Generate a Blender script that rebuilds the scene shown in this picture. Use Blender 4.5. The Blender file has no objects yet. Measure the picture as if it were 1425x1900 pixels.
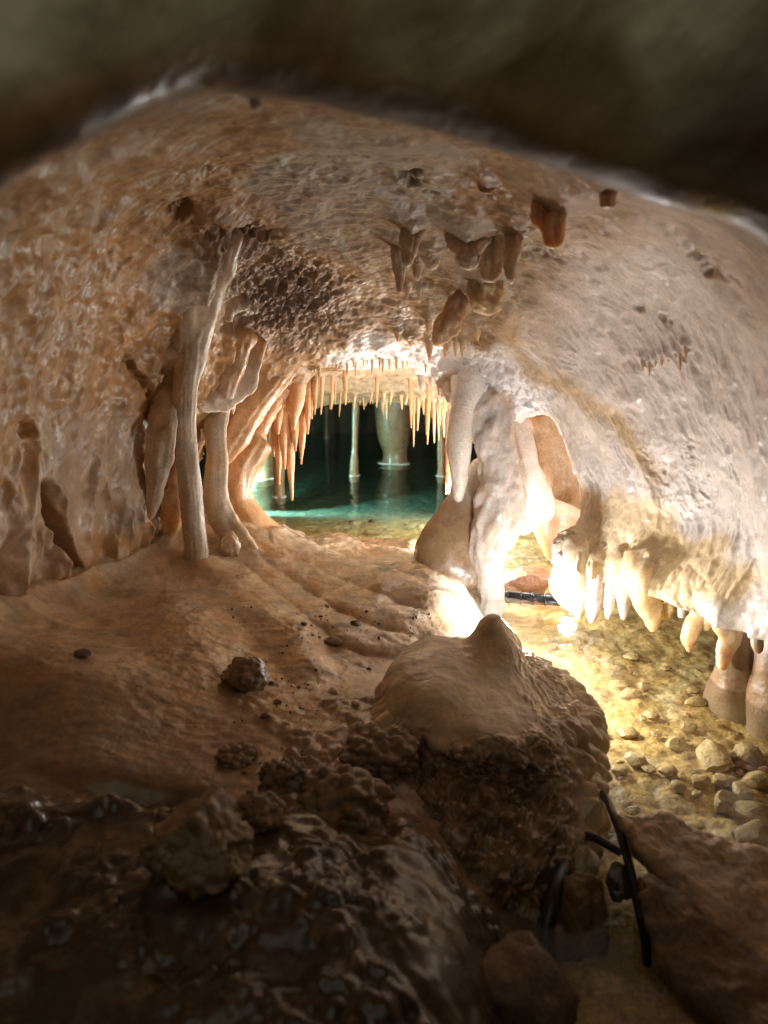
import bpy, bmesh, math, random
import numpy as np
from mathutils import Vector, Matrix

# ------------------------------------------------------------------ camera
FPX, W0, H0 = 1317.0, 1425.0, 1900.0
PITCH = math.radians(12.8)
CAM = np.array([0.0, 0.0, 0.8])
CP, SP = math.cos(PITCH), math.sin(PITCH)
scene = bpy.context.scene
col = scene.collection
cam_d = bpy.data.cameras.new('camera')
cam = bpy.data.objects.new('camera', cam_d)
col.objects.link(cam)
cam.location = CAM
cam.rotation_euler = (math.radians(90) - PITCH, 0, 0)
cam_d.sensor_fit = 'VERTICAL'
cam_d.sensor_height = 36.0
cam_d.lens = 36.0 * FPX / H0
cam_d.clip_start = 0.02
cam_d.clip_end = 100
cam_d.dof.use_dof = True
cam_d.dof.focus_distance = 1.9
cam_d.dof.aperture_fstop = 3.4          # a 25 mm lens: about 8 mm of glass
scene.camera = cam

# ------------------------------------------------------------------ world, lamps, exposure
world = bpy.data.worlds.new('World')
scene.world = world
world.use_nodes = True
wn = world.node_tree.nodes
wn['Background'].inputs[0].default_value = (0.64, 0.60, 0.46, 1)
wn['Background'].inputs[1].default_value = 0.60
LAMPS = {}
def lamp(name, loc, power, color, radius, target=None, size=170, blend=0.6):
    d = bpy.data.lights.new(name, 'SPOT' if target is not None else 'POINT')
    d.energy = power
    d.color = color
    d.shadow_soft_size = radius
    o = bpy.data.objects.new(name, d)
    o.location = loc
    if target is not None:
        d.spot_size = math.radians(size)
        d.spot_blend = blend
        v = Vector(target) - Vector(loc)
        o.rotation_euler = v.to_track_quat('-Z', 'Y').to_euler()
    col.objects.link(o)
    LAMPS[name] = o
    return o
L1 = (0.37, 1.81, 0.10)
L5 = (0.52, 3.45, 0.22)
L1B = (0.385, 1.55, 0.085)
L2 = (0.62, 2.26, 0.12)
L4 = (0.29, 2.53, 0.115)
L3 = (-0.98, 4.20, 0.24)
lamp('flood_light', L1, 9.5, (0.97, 0.98, 1.0), 0.03)
lamp('gravel_light', L1B, 8.0, (1.0, 0.93, 0.82), 0.02, target=(0.76, 1.50, 0.02), size=150, blend=1.0)
lamp('alcove_light', L2, 2.0, (0.88, 0.94, 1.0), 0.03)
lamp('pool_fill_light', L5, 22.0, (0.85, 1.0, 0.97), 0.03)  # fill added behind the pillar to brighten the pool bed
lamp('sill_light', L4, 30.0, (1.0, 0.93, 0.84), 0.03)
lamp('pool_light', L3, 65.0, (0.42, 0.97, 1.0), 0.03, target=(0.1, 4.9, -0.25), size=125, blend=0.8)
scene.view_settings.view_transform = 'Standard'
scene.view_settings.look = 'None'
scene.view_settings.exposure = 0.15
scene.view_settings.gamma = 1.0
scene.view_settings.use_curve_mapping = False
scene.render.engine = 'CYCLES'
cy = scene.cycles
cy.use_denoising = True
cy.max_bounces = 7
cy.diffuse_bounces = 5
cy.glossy_bounces = 3
cy.transmission_bounces = 4
cy.transparent_max_bounces = 10
cy.sample_clamp_indirect = 6.0
cy.caustics_reflective = False
cy.caustics_refractive = False

# ------------------------------------------------------------------ helpers
rng = random.Random(7)
def P(px, py, y):
    """point on the ray of a photo pixel at ground distance y"""
    u = (px - W0 / 2) / FPX
    v = (H0 / 2 - py) / FPX
    dy = CP + v * SP
    dz = -SP + v * CP
    t = y / dy
    return np.array([u * t, y, CAM[2] + dz * t])
def G(px, py, z):
    u = (px - W0 / 2) / FPX
    v = (H0 / 2 - py) / FPX
    dy = CP + v * SP
    dz = -SP + v * CP
    t = (z - CAM[2]) / dz
    return np.array([u * t, dy * t, z])
def pix(p):
    p = np.asarray(p) - CAM
    f = p[..., 1] * CP - p[..., 2] * SP
    up = p[..., 1] * SP + p[..., 2] * CP
    f = np.maximum(f, 0.02)
    return W0 / 2 + p[..., 0] / f * FPX, H0 / 2 - up / f * FPX

GR = np.array([[1,1,0],[-1,1,0],[1,-1,0],[-1,-1,0],[1,0,1],[-1,0,1],[1,0,-1],[-1,0,-1],
               [0,1,1],[0,-1,1],[0,1,-1],[0,-1,-1],[1,1,0],[-1,1,0],[0,-1,1],[0,-1,-1]], dtype=np.float32)
def _hash(ix, iy, iz, seed):
    h = (ix * np.uint32(374761393) + iy * np.uint32(668265263) + iz * np.uint32(2147483647) + np.uint32(seed * 974711 + 12345))
    h = (h ^ (h >> np.uint32(13))) * np.uint32(1274126177)
    h = (h ^ (h >> np.uint32(15))) * np.uint32(2246822519)
    return h ^ (h >> np.uint32(16))
def perlin(p, seed=0):
    p = np.asarray(p, dtype=np.float32)
    shp = p.shape[:-1]
    p = p.reshape(-1, 3)
    f0 = np.floor(p)
    i0 = f0.astype(np.int32).astype(np.uint32)
    d = p - f0
    w = d * d * d * (d * (d * 6 - 15) + 10)
    out = np.zeros(len(p), dtype=np.float32)
    for cx in (0, 1):
        for cyy in (0, 1):
            for cz in (0, 1):
                h = _hash(i0[:, 0] + np.uint32(cx), i0[:, 1] + np.uint32(cyy), i0[:, 2] + np.uint32(cz), seed)
                g = GR[h & np.uint32(15)]
                dot = g[:, 0] * (d[:, 0] - cx) + g[:, 1] * (d[:, 1] - cyy) + g[:, 2] * (d[:, 2] - cz)
                ww = (w[:, 0] if cx else 1 - w[:, 0]) * (w[:, 1] if cyy else 1 - w[:, 1]) * (w[:, 2] if cz else 1 - w[:, 2])
                out += ww * dot
    return out.reshape(shp)
def fbm(p, scale, octv=4, seed=0, gain=0.5):
    p = np.asarray(p, dtype=np.float32) * scale
    a, s, tot = 1.0, 0.0, 0.0
    for k in range(octv):
        s = s + a * perlin(p, seed + k)
        tot += a
        a *= gain
        p = p * 2.03 + 7.1
    return s / tot
def ridged(p, scale, octv=3, seed=0, gain=0.5):
    p = np.asarray(p, dtype=np.float32) * scale
    a, s, tot = 1.0, 0.0, 0.0
    for k in range(octv):
        s = s + a * (1 - 2.2 * np.abs(perlin(p, seed + k)))
        tot += a
        a *= gain
        p = p * 2.03 + 3.7
    return s / tot
def worley(p, scale, seed=0, two=False):
    p = np.asarray(p, dtype=np.float32) * scale
    shp = p.shape[:-1]
    p = p.reshape(-1, 3)
    f0 = np.floor(p)
    i0 = f0.astype(np.int32)
    d0 = p - f0
    f1 = np.full(len(p), 9.0, dtype=np.float32)
    f2 = np.full(len(p), 9.0, dtype=np.float32)
    for cx in (-1, 0, 1):
        for cyy in (-1, 0, 1):
            for cz in (-1, 0, 1):
                ii = (i0 + np.array([cx, cyy, cz], dtype=np.int32)).astype(np.uint32)
                h = _hash(ii[:, 0], ii[:, 1], ii[:, 2], seed)
                ox = (h & np.uint32(1023)).astype(np.float32) / 1023
                oy = ((h >> np.uint32(10)) & np.uint32(1023)).astype(np.float32) / 1023
                oz = ((h >> np.uint32(20)) & np.uint32(1023)).astype(np.float32) / 1023
                dd = (cx + ox - d0[:, 0]) ** 2 + (cyy + oy - d0[:, 1]) ** 2 + (cz + oz - d0[:, 2]) ** 2
                n1 = dd < f1
                f2 = np.where(n1, f1, np.minimum(f2, dd))
                f1 = np.where(n1, dd, f1)
    f1 = np.sqrt(f1).reshape(shp)
    if two:
        return f1, np.sqrt(f2).reshape(shp)
    return f1
def smooth(e0, e1, x):
    t = np.clip((x - e0) / (e1 - e0), 0, 1)
    return t * t * (3 - 2 * t)
def cr_matrix(n, m):
    """Catmull-Rom weights: m samples through n controls"""
    M = np.zeros((m, n))
    t = np.linspace(0, n - 1, m)
    for r in range(m):
        i = min(int(t[r]), n - 2)
        f = t[r] - i
        w = [-.5 * f ** 3 + f * f - .5 * f, 1.5 * f ** 3 - 2.5 * f * f + 1, -1.5 * f ** 3 + 2 * f * f + .5 * f, .5 * f ** 3 - .5 * f * f]
        for k in range(4):
            j = i - 1 + k
            if j < 0:
                M[r, 0] += 2 * w[k]; M[r, 1] -= w[k]
            elif j >= n:
                M[r, n - 1] += 2 * w[k]; M[r, n - 2] -= w[k]
            else:
                M[r, j] += w[k]
    return M
def grid_normals(V, wrap=False):
    if wrap:
        Vp = np.concatenate([V[:, -2:-1], V, V[:, 1:2]], axis=1) if False else np.concatenate([V[:, -1:], V, V[:, :1]], axis=1)
        dv = (Vp[:, 2:] - Vp[:, :-2])
    else:
        dv = np.gradient(V, axis=1)
    du = np.gradient(V, axis=0)
    n = np.cross(du, dv)
    return n / np.maximum(np.linalg.norm(n, axis=-1, keepdims=True), 1e-9)

def make_obj(name, verts, faces, mat, parent=None, colors=None, smooth_=True, normals=None, closed=False):
    """faces: (k,4) or (k,3) int array, or a list of such arrays"""
    if not isinstance(faces, list):
        faces = [faces]
    faces = [np.asarray(f, dtype=np.int32) for f in faces if len(f)]
    vv = np.asarray(verts, dtype=np.float64).reshape(-1, 3)
    if closed or normals is not None:          # wind the faces outwards
        sgn = 0.0
        for f in faces:
            fn = np.cross(vv[f[:, 1]] - vv[f[:, 0]], vv[f[:, 2]] - vv[f[:, 0]])
            ref = np.asarray(normals).reshape(-1, 3)[f[:, 0]] if normals is not None else vv[f[:, 0]] - vv.mean(axis=0)
            sgn += np.sum(fn * ref)
        if sgn < 0:
            faces = [f[:, ::-1] for f in faces]
    me = bpy.data.meshes.new(name)
    verts = np.asarray(verts, dtype=np.float32).reshape(-1, 3)
    me.vertices.add(len(verts))
    me.vertices.foreach_set('co', verts.ravel())
    nl = sum(f.size for f in faces)
    npoly = sum(len(f) for f in faces)
    me.loops.add(nl)
    me.polygons.add(npoly)
    me.loops.foreach_set('vertex_index', np.concatenate([f.ravel() for f in faces]))
    sizes = np.concatenate([np.full(len(f), f.shape[1], dtype=np.int32) for f in faces])
    starts = np.concatenate([[0], np.cumsum(sizes)[:-1]]).astype(np.int32)
    me.polygons.foreach_set('loop_start', starts)
    me.update(calc_edges=True)
    me.validate()
    if smooth_:
        me.polygons.foreach_set('use_smooth', np.ones(len(me.polygons), dtype=bool))
    if colors is not None:
        ca = me.color_attributes.new('tint', 'FLOAT_COLOR', 'POINT')
        c4 = np.ones((len(verts), 4), dtype=np.float32)
        c4[:, :3] = np.asarray(colors, dtype=np.float32).reshape(-1, 3)
        ca.data.foreach_set('color', c4.ravel())
    if normals is not None:
        me.normals_split_custom_set_from_vertices(np.asarray(normals, dtype=np.float32).reshape(-1, 3))
    if mat is not None:
        me.materials.append(mat)
    o = bpy.data.objects.new(name, me)
    col.objects.link(o)
    if parent is not None:
        o.parent = parent
    return o
def grid_faces(m, n, wrap=False):
    idx = np.arange(m * n).reshape(m, n)
    if wrap:
        nx = np.roll(idx, -1, axis=1)
        a, b, c, d = idx[:-1], nx[:-1], nx[1:], idx[1:]
    else:
        a, b, c, d = idx[:-1, :-1], idx[:-1, 1:], idx[1:, 1:], idx[1:, :-1]
    return np.stack([a, b, c, d], axis=-1).reshape(-1, 4)
def tag(o, label=None, cat=None, group=None, kind=None):
    if label: o['label'] = label
    if cat: o['category'] = cat
    if group: o['group'] = group
    if kind: o['kind'] = kind
    return o
def empty(name, loc=(0, 0, 0)):
    o = bpy.data.objects.new(name, None)
    o.location = loc
    o.empty_display_size = 0.05
    col.objects.link(o)
    return o

# ------------------------------------------------------------------ materials
def new_mat(name):
    m = bpy.data.materials.new(name)
    m.use_nodes = True
    nt = m.node_tree
    return m, nt, nt.nodes['Principled BSDF']
def nd(nt, t, **kw):
    n = nt.nodes.new(t)
    for k, v in kw.items():
        if k in n.inputs:
            n.inputs[k].default_value = v
        else:
            setattr(n, k, v)
    return n
COL = {}
def rock_mat(name, base=None, var=0.35, rough=(0.28, 0.62), bump=0.35, fine=140.0, sss=0.0, spec=0.5, speck=0.25, tint2=None, scale=14.0, coat=0.0, radius=(0.03, 0.014, 0.006)):
    """wet limestone: tint attribute (or a plain base) times mottling, dark specks, grain and gloss patches"""
    m, nt, b = new_mat(name)
    if sss > 0 and base is not None:
        COL[name] = (base, tint2 or base)
    L = nt.links.new
    tc = nd(nt, 'ShaderNodeNewGeometry')
    pos = tc.outputs['Position']
    n1 = nd(nt, 'ShaderNodeTexNoise', Scale=scale, Detail=7.0, Roughness=0.62)
    L(pos, n1.inputs['Vector'])
    n2 = nd(nt, 'ShaderNodeTexNoise', Scale=fine, Detail=4.0, Roughness=0.6)
    L(pos, n2.inputs['Vector'])
    mr = nd(nt, 'ShaderNodeMapRange')
    mr.inputs['From Min'].default_value = 0.3; mr.inputs['From Max'].default_value = 0.7
    mr.inputs['To Min'].default_value = 1 - var; mr.inputs['To Max'].default_value = 1 + var * 0.55
    L(n1.outputs[0], mr.inputs['Value'])
    if base is None:
        src = nd(nt, 'ShaderNodeAttribute', attribute_name='tint').outputs['Color']
    else:
        src = nd(nt, 'ShaderNodeRGB'); src.outputs[0].default_value = (*base, 1); src = src.outputs[0]
    if tint2 is not None:
        n4 = nd(nt, 'ShaderNodeTexNoise', Scale=scale * 0.45, Detail=5.0, Roughness=0.6)
        L(pos, n4.inputs['Vector'])
        r4 = nd(nt, 'ShaderNodeMapRange'); r4.inputs['From Min'].default_value = 0.48; r4.inputs['From Max'].default_value = 0.62
        L(n4.outputs[0], r4.inputs['Value'])
        mx = nd(nt, 'ShaderNodeMixRGB'); mx.inputs[2].default_value = (*tint2, 1)
        L(r4.outputs[0], mx.inputs[0]); L(src, mx.inputs[1]); src = mx.outputs[0]
    vm = nd(nt, 'ShaderNodeVectorMath', operation='SCALE')
    L(src, vm.inputs[0]); L(mr.outputs[0], vm.inputs['Scale'])
    # fine grain of lighter and darker crystals
    mr2 = nd(nt, 'ShaderNodeMapRange')
    mr2.inputs['From Min'].default_value = 0.3; mr2.inputs['From Max'].default_value = 0.7
    mr2.inputs['To Min'].default_value = 1 - speck; mr2.inputs['To Max'].default_value = 1 + speck
    L(n2.outputs[0], mr2.inputs['Value'])
    vm2 = nd(nt, 'ShaderNodeVectorMath', operation='SCALE')
    L(vm.outputs[0], vm2.inputs[0]); L(mr2.outputs[0], vm2.inputs['Scale'])
    L(vm2.outputs[0], b.inputs['Base Color'])
    rr = nd(nt, 'ShaderNodeMapRange')
    rr.inputs['From Min'].default_value = 0.35; rr.inputs['From Max'].default_value = 0.65
    rr.inputs['To Min'].default_value = rough[0]; rr.inputs['To Max'].default_value = rough[1]
    n3 = nd(nt, 'ShaderNodeTexNoise', Scale=scale * 1.7, Detail=4.0)
    L(pos, n3.inputs['Vector']); L(n3.outputs[0], rr.inputs['Value']); L(rr.outputs[0], b.inputs['Roughness'])
    b.inputs['Specular IOR Level'].default_value = spec
    b.inputs['Coat Weight'].default_value = coat
    b.inputs['Coat Roughness'].default_value = 0.15
    if sss > 0:
        b.inputs['Subsurface Weight'].default_value = sss
        b.inputs['Subsurface Radius'].default_value = radius
        b.inputs['Subsurface Scale'].default_value = 1.0
    if bump > 0:
        mul = nd(nt, 'ShaderNodeMath', operation='MULTIPLY_ADD')
        mul.inputs[1].default_value = 0.35
        L(n2.outputs[0], mul.inputs[0])
        n5 = nd(nt, 'ShaderNodeTexNoise', Scale=fine * 0.33, Detail=5.0, Roughness=0.65)
        L(pos, n5.inputs['Vector']); L(n5.outputs[0], mul.inputs[2])
        bp = nd(nt, 'ShaderNodeBump', Strength=bump, Distance=0.008)
        L(mul.outputs[0], bp.inputs['Height']); L(bp.outputs[0], b.inputs['Normal'])
    return m
def plain_mat(name, color, rough=0.4, metal=0.0, spec=0.5, bump=0.0):
    m, nt, b = new_mat(name)
    L = nt.links.new
    pos = nd(nt, 'ShaderNodeNewGeometry').outputs['Position']
    n1 = nd(nt, 'ShaderNodeTexNoise', Scale=60.0, Detail=5.0)
    L(pos, n1.inputs['Vector'])
    mr = nd(nt, 'ShaderNodeMapRange'); mr.inputs['To Min'].default_value = 0.7; mr.inputs['To Max'].default_value = 1.3
    L(n1.outputs[0], mr.inputs['Value'])
    vm = nd(nt, 'ShaderNodeVectorMath', operation='SCALE'); vm.inputs[0].default_value = color
    L(mr.outputs[0], vm.inputs['Scale']); L(vm.outputs[0], b.inputs['Base Color'])
    b.inputs['Roughness'].default_value = rough
    b.inputs['Metallic'].default_value = metal
    b.inputs['Specular IOR Level'].default_value = spec
    return m
M = {}
M['rock'] = rock_mat('wet_limestone', sss=0.0, bump=0.26, speck=0.14, var=0.22)
M['near_rock'] = rock_mat('near_wet_rock', bump=0.04, speck=0.08, var=0.3, scale=9.0, rough=(0.26, 0.6), spec=0.4)
M['floor'] = rock_mat('flowstone_floor', rough=(0.10, 0.36), bump=0.28, speck=0.15, coat=0.3)
M['boulder'] = rock_mat('flowstone_boulder', rough=(0.15, 0.42), bump=0.25, speck=0.12, coat=0.35)
M['calcite'] = rock_mat('calcite', sss=0.3, rough=(0.2, 0.5), bump=0.32, speck=0.16, var=.25, coat=.1, radius=(0.014, 0.007, 0.0035))
M['calcite_thin'] = rock_mat('thin_calcite', sss=0.85, rough=(0.2, 0.45), bump=0.25, speck=0.14, var=.2, coat=.1, radius=(0.034, 0.020, 0.009))
M['peach'] = rock_mat('peach_calcite', base=(0.74, 0.45, 0.24), sss=0.35, rough=(0.25, 0.5), bump=0.25, speck=0.12, tint2=(0.70, 0.38, 0.17))
M['cream'] = rock_mat('cream_calcite', base=(0.68, 0.56, 0.43), sss=0.3, rough=(0.25, 0.5), bump=0.25, speck=0.12, tint2=(0.62, 0.46, 0.30))
M['white'] = rock_mat('white_calcite', base=(0.66, 0.60, 0.56), sss=0.6, rough=(0.2, 0.45), bump=0.3, speck=0.12, tint2=(0.60, 0.48, 0.38))
M['snow'] = rock_mat('snow_calcite', base=(0.84, 0.82, 0.80), sss=0.3, tint2=(0.80, 0.74, 0.66))
M['amber'] = rock_mat('amber_calcite', base=(0.58, 0.46, 0.29), sss=0.45, rough=(0.2, 0.45), bump=0.25, speck=0.12, tint2=(0.40, 0.31, 0.20))
M['yellow'] = rock_mat('yellow_calcite', base=(0.74, 0.58, 0.34), sss=0.6, rough=(0.2, 0.45), bump=0.3, speck=0.12, tint2=(0.76, 0.68, 0.56))
M['greydrape'] = rock_mat('grey_drapery', base=(0.64, 0.54, 0.43), sss=0.25, rough=(0.25, 0.5), bump=0.25, speck=0.12, tint2=(0.50, 0.37, 0.24))
M['brown'] = rock_mat('brown_column', base=(0.30, 0.19, 0.10), sss=0.2, rough=(0.25, 0.5), bump=0.3, speck=0.15)
M['darkrock'] = rock_mat('dark_rock', base=(0.15, 0.09, 0.055), rough=(0.3, 0.7), bump=0.6, speck=0.3, tint2=(0.22, 0.14, 0.09))
M['redrock'] = rock_mat('red_brown_rock', base=(0.36, 0.17, 0.09), rough=(0.4, 0.8), bump=0.6, speck=0.3, tint2=(0.22, 0.12, 0.08))
M['orange'] = rock_mat('orange_drapery', base=(0.70, 0.28, 0.11), sss=0.35, rough=(0.3, 0.6), bump=0.35, speck=0.2, tint2=(0.60, 0.30, 0.18))
M['gravel'] = rock_mat('golden_gravel', rough=(0.35, 0.7), bump=0.7, speck=0.4, fine=110.0, scale=22.0)
M['stone'] = rock_mat('golden_stone', base=(0.52, 0.36, 0.16), rough=(0.3, 0.7), bump=0.6, speck=0.3, tint2=(0.42, 0.27, 0.12), scale=9.0)
M['slab'] = rock_mat('brown_slab', base=(0.46, 0.33, 0.23), rough=(0.25, 0.55), bump=0.6, speck=0.25, tint2=(0.50, 0.34, 0.20))
M['block'] = rock_mat('beige_block', base=(0.50, 0.40, 0.30), bump=0.6, speck=0.2, var=.4, tint2=(0.36, 0.24, 0.15), scale=11.0)
M['popcorn'] = rock_mat('brown_popcorn', base=(0.20, 0.12, 0.06), rough=(0.18, 0.45), bump=0.3, speck=0.2)
M['rubber'] = plain_mat('black_rubber', (0.012, 0.012, 0.013), rough=0.35)
M['blackmetal'] = plain_mat('black_metal', (0.02, 0.02, 0.022), rough=0.4, metal=0.3)
def emit_mat(name, color, s):
    m = bpy.data.materials.new(name); m.use_nodes = True
    nt = m.node_tree; nt.nodes.clear()
    e = nt.nodes.new('ShaderNodeEmission'); e.inputs[0].default_value = (*color, 1); e.inputs[1].default_value = s
    o = nt.nodes.new('ShaderNodeOutputMaterial'); nt.links.new(e.outputs[0], o.inputs[0])
    return m
M['lens'] = emit_mat('lit_lens', (1.0, 0.93, 0.84), 6.0)
def water_mat():
    m = bpy.data.materials.new('clear_water'); m.use_nodes = True
    nt = m.node_tree; nt.nodes.clear(); L = nt.links.new
    out = nt.nodes.new('ShaderNodeOutputMaterial')
    mix = nt.nodes.new('ShaderNodeMixShader')
    tr = nt.nodes.new('ShaderNodeBsdfTransparent'); tr.inputs[0].default_value = (0.97, 0.98, 0.96, 1)
    gl = nt.nodes.new('ShaderNodeBsdfGlossy'); gl.inputs['Roughness'].default_value = 0.015
    fr = nt.nodes.new('ShaderNodeLayerWeight'); fr.inputs['Blend'].default_value = 0.5
    pw = nt.nodes.new('ShaderNodeMath'); pw.operation = 'POWER'; pw.inputs[1].default_value = 5.0
    ml = nt.nodes.new('ShaderNodeMath'); ml.operation = 'MULTIPLY_ADD'; ml.inputs[1].default_value = 0.96; ml.inputs[2].default_value = 0.022
    L(fr.outputs['Facing'], pw.inputs[0]); L(pw.outputs[0], ml.inputs[0])
    pos = nt.nodes.new('ShaderNodeNewGeometry').outputs['Position']
    mp = nt.nodes.new('ShaderNodeMapping'); mp.inputs['Scale'].default_value = (1.0, 1.6, 1.0)
    L(pos, mp.inputs[0])
    n1 = nt.nodes.new('ShaderNodeTexNoise'); n1.inputs['Scale'].default_value = 5.0; n1.inputs['Detail'].default_value = 3.0
    n1.inputs['Distortion'].default_value = 1.2
    L(mp.outputs[0], n1.inputs['Vector'])
    bp = nt.nodes.new('ShaderNodeBump'); bp.inputs['Strength'].default_value = 0.25; bp.inputs['Distance'].default_value = 0.02
    L(n1.outputs[0], bp.inputs['Height'])
    L(bp.outputs[0], gl.inputs['Normal']); L(bp.outputs[0], fr.inputs['Normal'])
    L(ml.outputs[0], mix.inputs[0]); L(tr.outputs[0], mix.inputs[1]); L(gl.outputs[0], mix.inputs[2])
    L(mix.outputs[0], out.inputs['Surface'])
    va = nt.nodes.new('ShaderNodeVolumeAbsorption'); va.inputs['Color'].default_value = (0.35, 0.84, 0.84, 1); va.inputs['Density'].default_value = 0.6
    L(va.outputs[0], out.inputs['Volume'])
    return m
M['water'] = water_mat()

# ------------------------------------------------------------------ cave shell: one loft of arches, split into ceiling and walls
def ring(pts):
    """14 (px,py,Y) or ('w',x,y,z); adds the ledge underside and the wall under it"""
    o = []
    for p in pts:
        o.append(np.array(p[1:], dtype=float) if p[0] == 'w' else P(*p))
    return o
RINGS = []
def add_ring(pts, under=None):
    r = ring(pts)
    k = r[-1]
    if under is None:
        r += [k + [0.05, 0.03, 0.012], k + [0.44, 0.20, 0.03], k + [0.58, 0.26, -0.5]]
    else:
        r += [k + np.array(d) for d in under]
    RINGS.append(r)
w = 'w'
FARU = [(0.0, 0.0, -0.15), (0.0, 0.0, -0.3), (0.0, 0.0, -0.5)]
add_ring([(w,-.6,.0,-.05),(w,-.7,.0,.35),(w,-.75,.0,.7),(w,-.7,.0,1.1),(w,-.55,.0,1.4),(w,-.3,.0,1.55),(w,-.05,.0,1.6),(w,.12,.0,1.6),(w,.28,.0,1.55),(w,.42,.0,1.45),(w,.52,.0,1.3),(w,.56,.1,1.0),(w,.56,.1,.6),(w,.56,.1,.3)], FARU)
add_ring([(w,-.52,.36,-.05),(w,-.58,.40,.38),(w,-.60,.42,.68),(w,-.58,.42,.95),(w,-.46,.42,1.12),(w,-.28,.42,1.20),(w,-.07,.46,1.22),(w,.10,.48,1.22),(w,.25,.50,1.20),(w,.36,.50,1.15),(w,.44,.50,1.0),(w,.50,.46,.75),(w,.52,.45,.5),(w,.54,.45,.3)], FARU)
add_ring([(-600,1700,.62),(-420,1150,.62),(-300,800,.60),(-180,520,.58),(-60,340,.56),(130,228,.56),(400,140,.60),(720,190,.64),(980,255,.66),(1230,345,.66),(1440,435,.66),(1650,700,.66),(1700,950,.66),(1720,1350,.66)], FARU)
add_ring([(-500,1650,.80),(-380,1140,.80),(-265,800,.80),(-160,508,.78),(-45,325,.76),(135,206,.76),(402,120,.78),(719,165,.82),(972,228,.84),(1210,318,.84),(1400,420,.84),(1590,695,.84),(1640,965,.84),(1660,1320,.85)])
add_ring([(-130,1400,1.34),(-70,1150,1.33),(-25,820,1.32),(40,590,1.35),(120,455,1.38),(240,350,1.40),(440,285,1.40),(710,290,1.40),(940,325,1.40),(1150,410,1.40),(1300,520,1.40),(1425,740,1.38),(1460,980,1.38),(1440,1185,1.42)])
add_ring([(30,1280,1.62),(90,1080,1.64),(120,850,1.66),(170,660,1.70),(235,560,1.74),(340,470,1.76),(510,415,1.78),(720,415,1.78),(920,440,1.78),(1080,515,1.76),(1190,625,1.74),(1290,800,1.70),(1320,960,1.70),(1240,1108,1.72)])
add_ring([(210,1160,1.90),(250,1000,1.92),(270,830,1.95),(310,700,2.0),(360,630,2.04),(440,575,2.08),(575,535,2.10),(735,535,2.10),(890,560,2.08),(985,610,2.05),(1065,695,2.02),(1140,830,1.96),(1170,940,1.92),(1122,1074,1.90)])
add_ring([(330,1090,2.14),(345,980,2.16),(360,870,2.2),(395,790,2.24),(440,735,2.28),(505,688,2.32),(610,655,2.34),(745,638,2.34),(868,652,2.34),(935,688,2.32),(1005,752,2.27),(1060,835,2.2),(1086,930,2.1),(1040,1046,1.97)])
add_ring([(330,1090,2.4),(335,980,2.4),(350,870,2.4),(385,800,2.42),(440,755,2.44),(520,715,2.48),(620,685,2.52),(740,668,2.52),(848,728,2.44),(915,785,2.45),(1012,772,2.38),(1075,845,2.32),(1110,935,2.24),(1075,1046,2.10)])
add_ring([(w,-.85,2.75,-.3),(w,-.85,2.75,.0),(w,-.83,2.75,.35),(w,-.78,2.8,.52),(w,-.65,2.85,.62),(w,-.45,2.9,.69),(w,-.2,2.95,.70),(760,698,2.95),(850,735,2.9),(930,775,2.85),(w,.62,2.75,.62),(w,.78,2.65,.6),(w,.9,2.55,.4),(w,.95,2.45,.12)], FARU)
add_ring([(w,-1.2,3.5,-.5),(w,-1.2,3.5,.0),(w,-1.15,3.5,.3),(w,-1.05,3.5,.47),(w,-.85,3.55,.54),(w,-.6,3.6,.57),(w,-.3,3.6,.60),(740,722,3.6),(850,745,3.5),(930,775,3.4),(w,.9,3.3,.5),(w,1.1,3.2,.45),(w,1.2,3.1,.3),(w,1.25,3.0,.1)], FARU)
add_ring([(w,-1.7,4.5,-.8),(w,-1.7,4.5,.0),(w,-1.6,4.5,.25),(w,-1.4,4.5,.38),(w,-1.1,4.5,.44),(570,752,4.4),(640,742,4.4),(730,742,4.4),(830,765,4.1),(900,785,3.9),(w,1.0,4.1,.33),(w,1.4,4.1,.3),(w,1.6,4.1,.2),(w,1.7,4.1,.05)], FARU)
add_ring([(w,-1.8,4.9,-1.),(w,-1.8,4.9,.1),(w,-1.7,4.9,.4),(w,-1.5,4.9,.6),(w,-1.2,4.85,.7),(w,-.7,4.8,.75),(w,-.3,4.8,.78),(w,.1,4.8,.78),(w,.5,4.6,.7),(w,.8,4.5,.65),(w,1.2,4.5,.6),(w,1.5,4.5,.5),(w,1.7,4.5,.4),(w,1.8,4.5,.1)], FARU)
add_ring([(w,-1.8,6.6,-1.),(w,-1.8,6.6,.1),(w,-1.7,6.6,.4),(w,-1.5,6.6,.6),(w,-1.2,6.6,.7),(w,-.7,6.6,.75),(w,-.3,6.6,.78),(w,.1,6.6,.78),(w,.5,6.6,.7),(w,.8,6.6,.65),(w,1.2,6.6,.6),(w,1.5,6.6,.5),(w,1.7,6.6,.4),(w,1.8,6.6,.1)], FARU)
add_ring([(w,-1.5,7.4,-1.),(w,-1.5,7.4,-.9),(w,-1.4,7.4,-.8),(w,-1.2,7.4,-.7),(w,-1.0,7.4,-.65),(w,-.7,7.4,-.62),(w,-.3,7.4,-.6),(w,.1,7.4,-.6),(w,.5,7.4,-.6),(w,.8,7.4,-.62),(w,1.1,7.4,-.65),(w,1.3,7.4,-.7),(w,1.5,7.4,-.8),(w,1.6,7.4,-.9)], FARU)
CN = np.array(RINGS)                       # rings x columns x 3
NR, NC = CN.shape[:2]
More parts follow.
